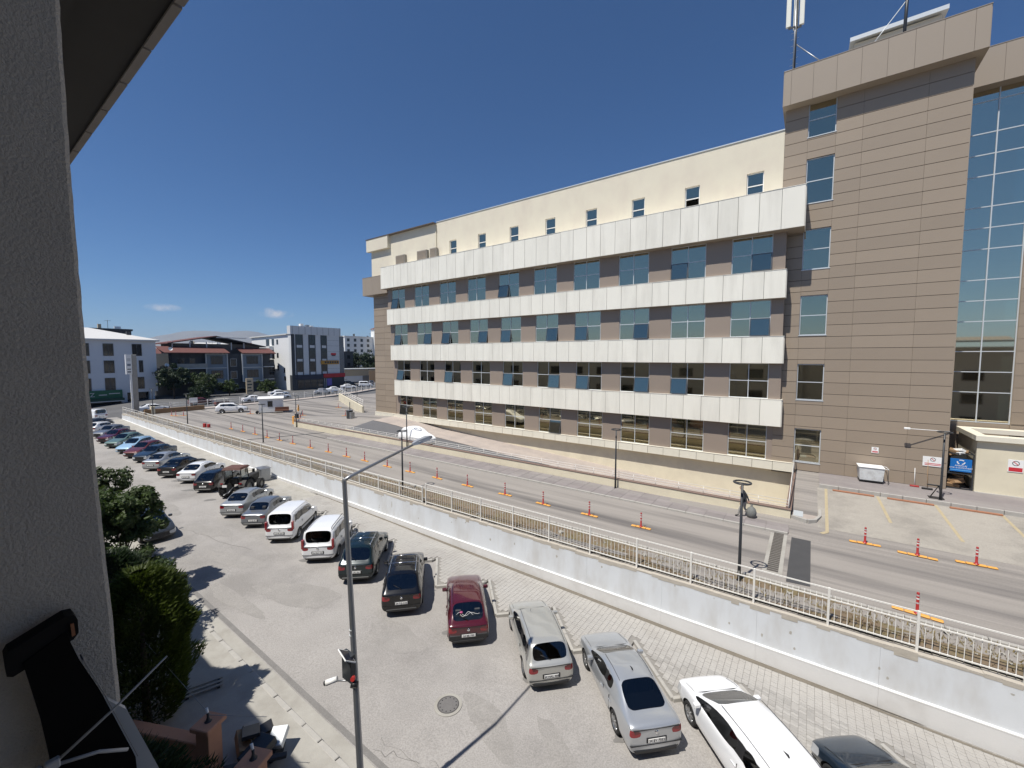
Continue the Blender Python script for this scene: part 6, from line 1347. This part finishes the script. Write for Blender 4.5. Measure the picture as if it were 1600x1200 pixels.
# further roofs behind
def house(label, x, y, w, d, z1, wall, roof, rise, wins=3, name='distant_house', rz=0, fl=3):
    t = thing(name, label, 'building', (x, y, -1.3), rz, 'houses in the distance'); box('wall', wall, -d, 0, -w / 2, w / 2, 0, z1, t)
    if rise: m = MB().add([(.6, -w / 2 - .6, z1), (.6, w / 2 + .6, z1), (-d - .6, w / 2 + .6, z1), (-d - .6, -w / 2 - .6, z1), (-d / 2, -w * .22, z1 + rise), (-d / 2, w * .22, z1 + rise)], [(0, 1, 5, 4), (1, 2, 5), (2, 3, 4, 5), (3, 0, 4), (3, 2, 1, 0)]); m.build('roof', roof, t)
    else: box('roof', roof, -d - .3, .3, -w / 2 - .3, w / 2 + .3, z1, z1 + .5, t)
    q_ = random.Random(int(abs(x) * 7 + y)); zr = z1 + (rise * .55 if rise else .5)
    for i in range(3): yy = q_.uniform(-w * .35, w * .35); box('chimney', q_.choice((m_bw3, m_bgrey, m_sand)), -d * .5 - .4, -d * .5 + .4, yy - .35, yy + .35, zr - .5, zr + q_.uniform(.9, 2.0), t)
    yy = q_.uniform(-w * .3, w * .3); MB().tube([(-d * .3, yy, zr - .3), (-d * .3, yy, zr + 2.6)], .05, 5).build('aerial', m_dsteel, t); MB().tube([(-d * .3, yy - .7, zr + 2.3), (-d * .3, yy + .7, zr + 2.4)], .04, 5).build('aerial_bar', m_dsteel, t); box('water_tank', m_wht, -d * .25 - .3, -d * .25 + .3, yy + 1.2, yy + 2.6, zr + .2, zr + .8, t)
    for r in range(fl):
        for k in range(wins):
            y0 = -w / 2 + w * (k + .5) / wins; f = box('window', m_dframe, .0, .05, y0 - .8, y0 + .8, z1 - 3.0 * r - 2.6, z1 - 3.0 * r - .9, t); box('pane', m_dglass, .051, .06, y0 - .7, y0 + .7, z1 - 3.0 * r - 2.5, z1 - 3.0 * r - 1.0, f)
    return t
house('white walled house with pale roof behind the villa block', -165, 52, 22, 14, 12.2, m_bw3, m_roofw, 2.0, 5)
house('red roofed house in the gap left of the villa block', -160, 38.5, 14, 12, 10.5, m_sand, m_roofr, 2.5, 4)
house('house with a pale roof and a turret behind the villa', -190, 66, 20, 14, 14.2, m_bw3, m_roofw, 1.8, 5)
house('grey roofed house beyond the villa right side', -175, 79, 24, 14, 13.2, m_bw, m_roofw, 1.8, 5)
house('red roofed white house behind the shop building', -158, 72, 18, 12, 13.8, m_bw3, m_roofr, 1.8, 4)
house('brown topped block behind the white block at far left', -160, 26, 16, 12, 17.8, m_bgrey, m_bgrey, 0, 4)
house('bright white block with a red roof turret beyond the trees', -212, 150, 30, 16, 21.5, m_bw3, m_bw3, 0, 7, fl=4)
house('white corner tower beside the distant bright white block', -205, 158, 9, 9, 26.5, m_bw3, m_roofr, 2.0, 2, fl=2)
house('dark glass block between the shop building and the trees', -150, 95, 8, 10, 12.0, m_bgrey, m_bgrey, 0, 2)
house('pale house in the haze to the right of the shop building', -260, 150, 34, 16, 19.5, m_bw, m_roofw, 3, 6)
ks3 = thing('kiosk', 'beige flat roofed kiosk in front of the dark pines', 'kiosk', (-138, 96, -.3), radians(-12)); box('wall', m_sand, -5, 0, -9, 6, 2.2, 4.6, ks3); box('base_wall', m_bw3, -5, .02, -9, -1, 0, 2.2, ks3); box('base_panel', m_steel, -5, .02, -1, 6, 0, 2.2, ks3); box('roof', m_trim, -5.4, .4, -9.4, 6.4, 4.6, 4.9, ks3); box('window', m_dglass, .0, .03, 3, 5.5, 3.2, 4.0, ks3)
ar = thing('yellow_slide_tube', 'yellow rounded tunnel opening beside the kiosk', 'tunnel', (-127, 96.5, -.3), radians(-30)); MB().lathe([(1.3, -1.5), (1.9, -1.5), (1.9, 1.5), (1.3, 1.5)], 18, Matrix.Translation((0, 0, 1.3)) @ Matrix.Rotation(pi / 2, 4, 'Y'), False, True).build('tube', mat('dull_yellow', (.5, .33, .08), .7), ar); box('back_wall', mat('brown_render', (.25, .18, .12), .9), -4, -3.5, -5, 6, 0, 4.2, ar)
# totem sign and pylon sign
py = thing('pylon_sign', 'tall slim white pylon sign on a grey concrete column', 'sign', (-90.2, 18.95, -.9)); box('column', m_conc, -.25, .25, -.02, .62, 0, 10.4, py, b=.03); box('pole', m_wht, .02, .22, -.3, -.05, 0, 7.2, py); box('panel', m_wht, -.15, .3, -.75, -.02, 7.2, 10.4, py)
for z, h, mt in ((9.3, .5, m_trim), (8.55, .35, m_bblue), (7.95, .14, m_bgrey), (7.5, .16, m_bgrey)): box('print', mt, .301, .306, -.6, -.15, z, z + h, py)
tm = thing('totem_sign', 'yellow and white totem sign in front of the villa block', 'sign', (-108, 43.6, -.3)); box('board', m_sand, -.15, .15, -.75, .75, .6, 4.3, tm, b=.02); box('post', m_steel, -.1, .1, -.3, .3, 0, .6, tm)
for i in range(4): box('print', m_bgrey, .151, .156, -.5, .5 - .2 * (i % 2), 1.2 + .75 * i, 1.5 + .75 * i, tm)
# trees of the town
leafy('town_tree', 'tall dark tree in the gap beside the villa block', (-116, 31.3, -1), 9.0, 3.0, 5.6, 5200, .26, m_spruce, .2, 21)
leafy('town_tree', 'dark green tree in front of the villa balconies', (-114.5, 36.8, -.6), 6.0, 3.0, 3.4, 4200, .24, m_shade, .18, 22)
leafy('town_tree', 'rounded green shrub tree below the villa left bay', (-113.5, 41.3, -.5), 4.4, 1.9, 2.5, 2600, .2, m_leaf, .14, 23)
leafy('town_tree', 'low green shrub at the villa right corner', (-114.5, 50.5, -.4), 3.4, 2.2, 1.7, 2600, .2, m_leaf, .12, 24)
leafy('town_tree', 'low dark bush under the villa trees', (-110.5, 34.0, -.6), 2.6, 2.4, 1.2, 2400, .2, m_spruce, .12, 25)
for i, (x, y, h, r) in enumerate(((-158, 107, 13.5, 4.8), (-150, 108, 12.0, 4.2), (-141, 107, 12.5, 4.4), (-165, 104, 11.5, 4.2), (-133, 106, 12.0, 4.2))):
    leafy('pine_tree', ('leftmost', 'second', 'middle', 'farthest left and lowest', 'rightmost')[i] + ' dark pine of the clump beyond the kiosk', (x, y, -1), h, r, h * .58, 4600, .34, m_spruce, .3, 30 + i, flat=1.15)
# hills on the horizon
m = MB(); rr = random.Random(5); nA, nR = 150, 6
def ridge(a): return .041 + .008 * sin(a * 9 + .6) + .006 * sin(a * 21 + 2) + .003 * sin(a * 47) - .020 * max(0, (-a - radians(72)) / radians(12))
for i in range(nA + 1):
    a = radians(-125 + 150 * i / nA)
    for j in range(nR + 1):
        d = 5600 + 520 * j; hgt = CAM_Z + ridge(a) * 7600 * (sin(pi / 2 * j / (nR - 1)) if j < nR else .55) + (rr.uniform(-14, 14) if j > 0 else 0); hgt = hgt if j else -3
        m.v.append((d * sin(a), d * cos(a), hgt))
k = nR + 1
for i in range(nA):
    for j in range(nR): m.f.append((i * k + j, i * k + j + 1, (i + 1) * k + j + 1, (i + 1) * k + j)); m.sm.append(True)
tag(m.build('hills', mat('hill_scrub', (.20, .19, .165), .95, var=.3, vs=.004, world=True)), kind='structure')
HAZE = 1
if HAZE:
    hz = bpy.data.materials.new('haze_air'); hz.use_nodes = True; nt = hz.node_tree; nt.nodes.clear(); out = N(nt, 'ShaderNodeOutputMaterial'); pv = N(nt, 'ShaderNodeVolumePrincipled'); pv.inputs['Density'].default_value = 8e-5; pv.inputs['Color'].default_value = (.56, .73, 1, 1); pv.inputs['Anisotropy'].default_value = .2
    nt.links.new(pv.outputs[0], out.inputs['Volume']); tag(box('haze', hz, -9500, 9500, -9500, 9500, -6, 440), kind='stuff')
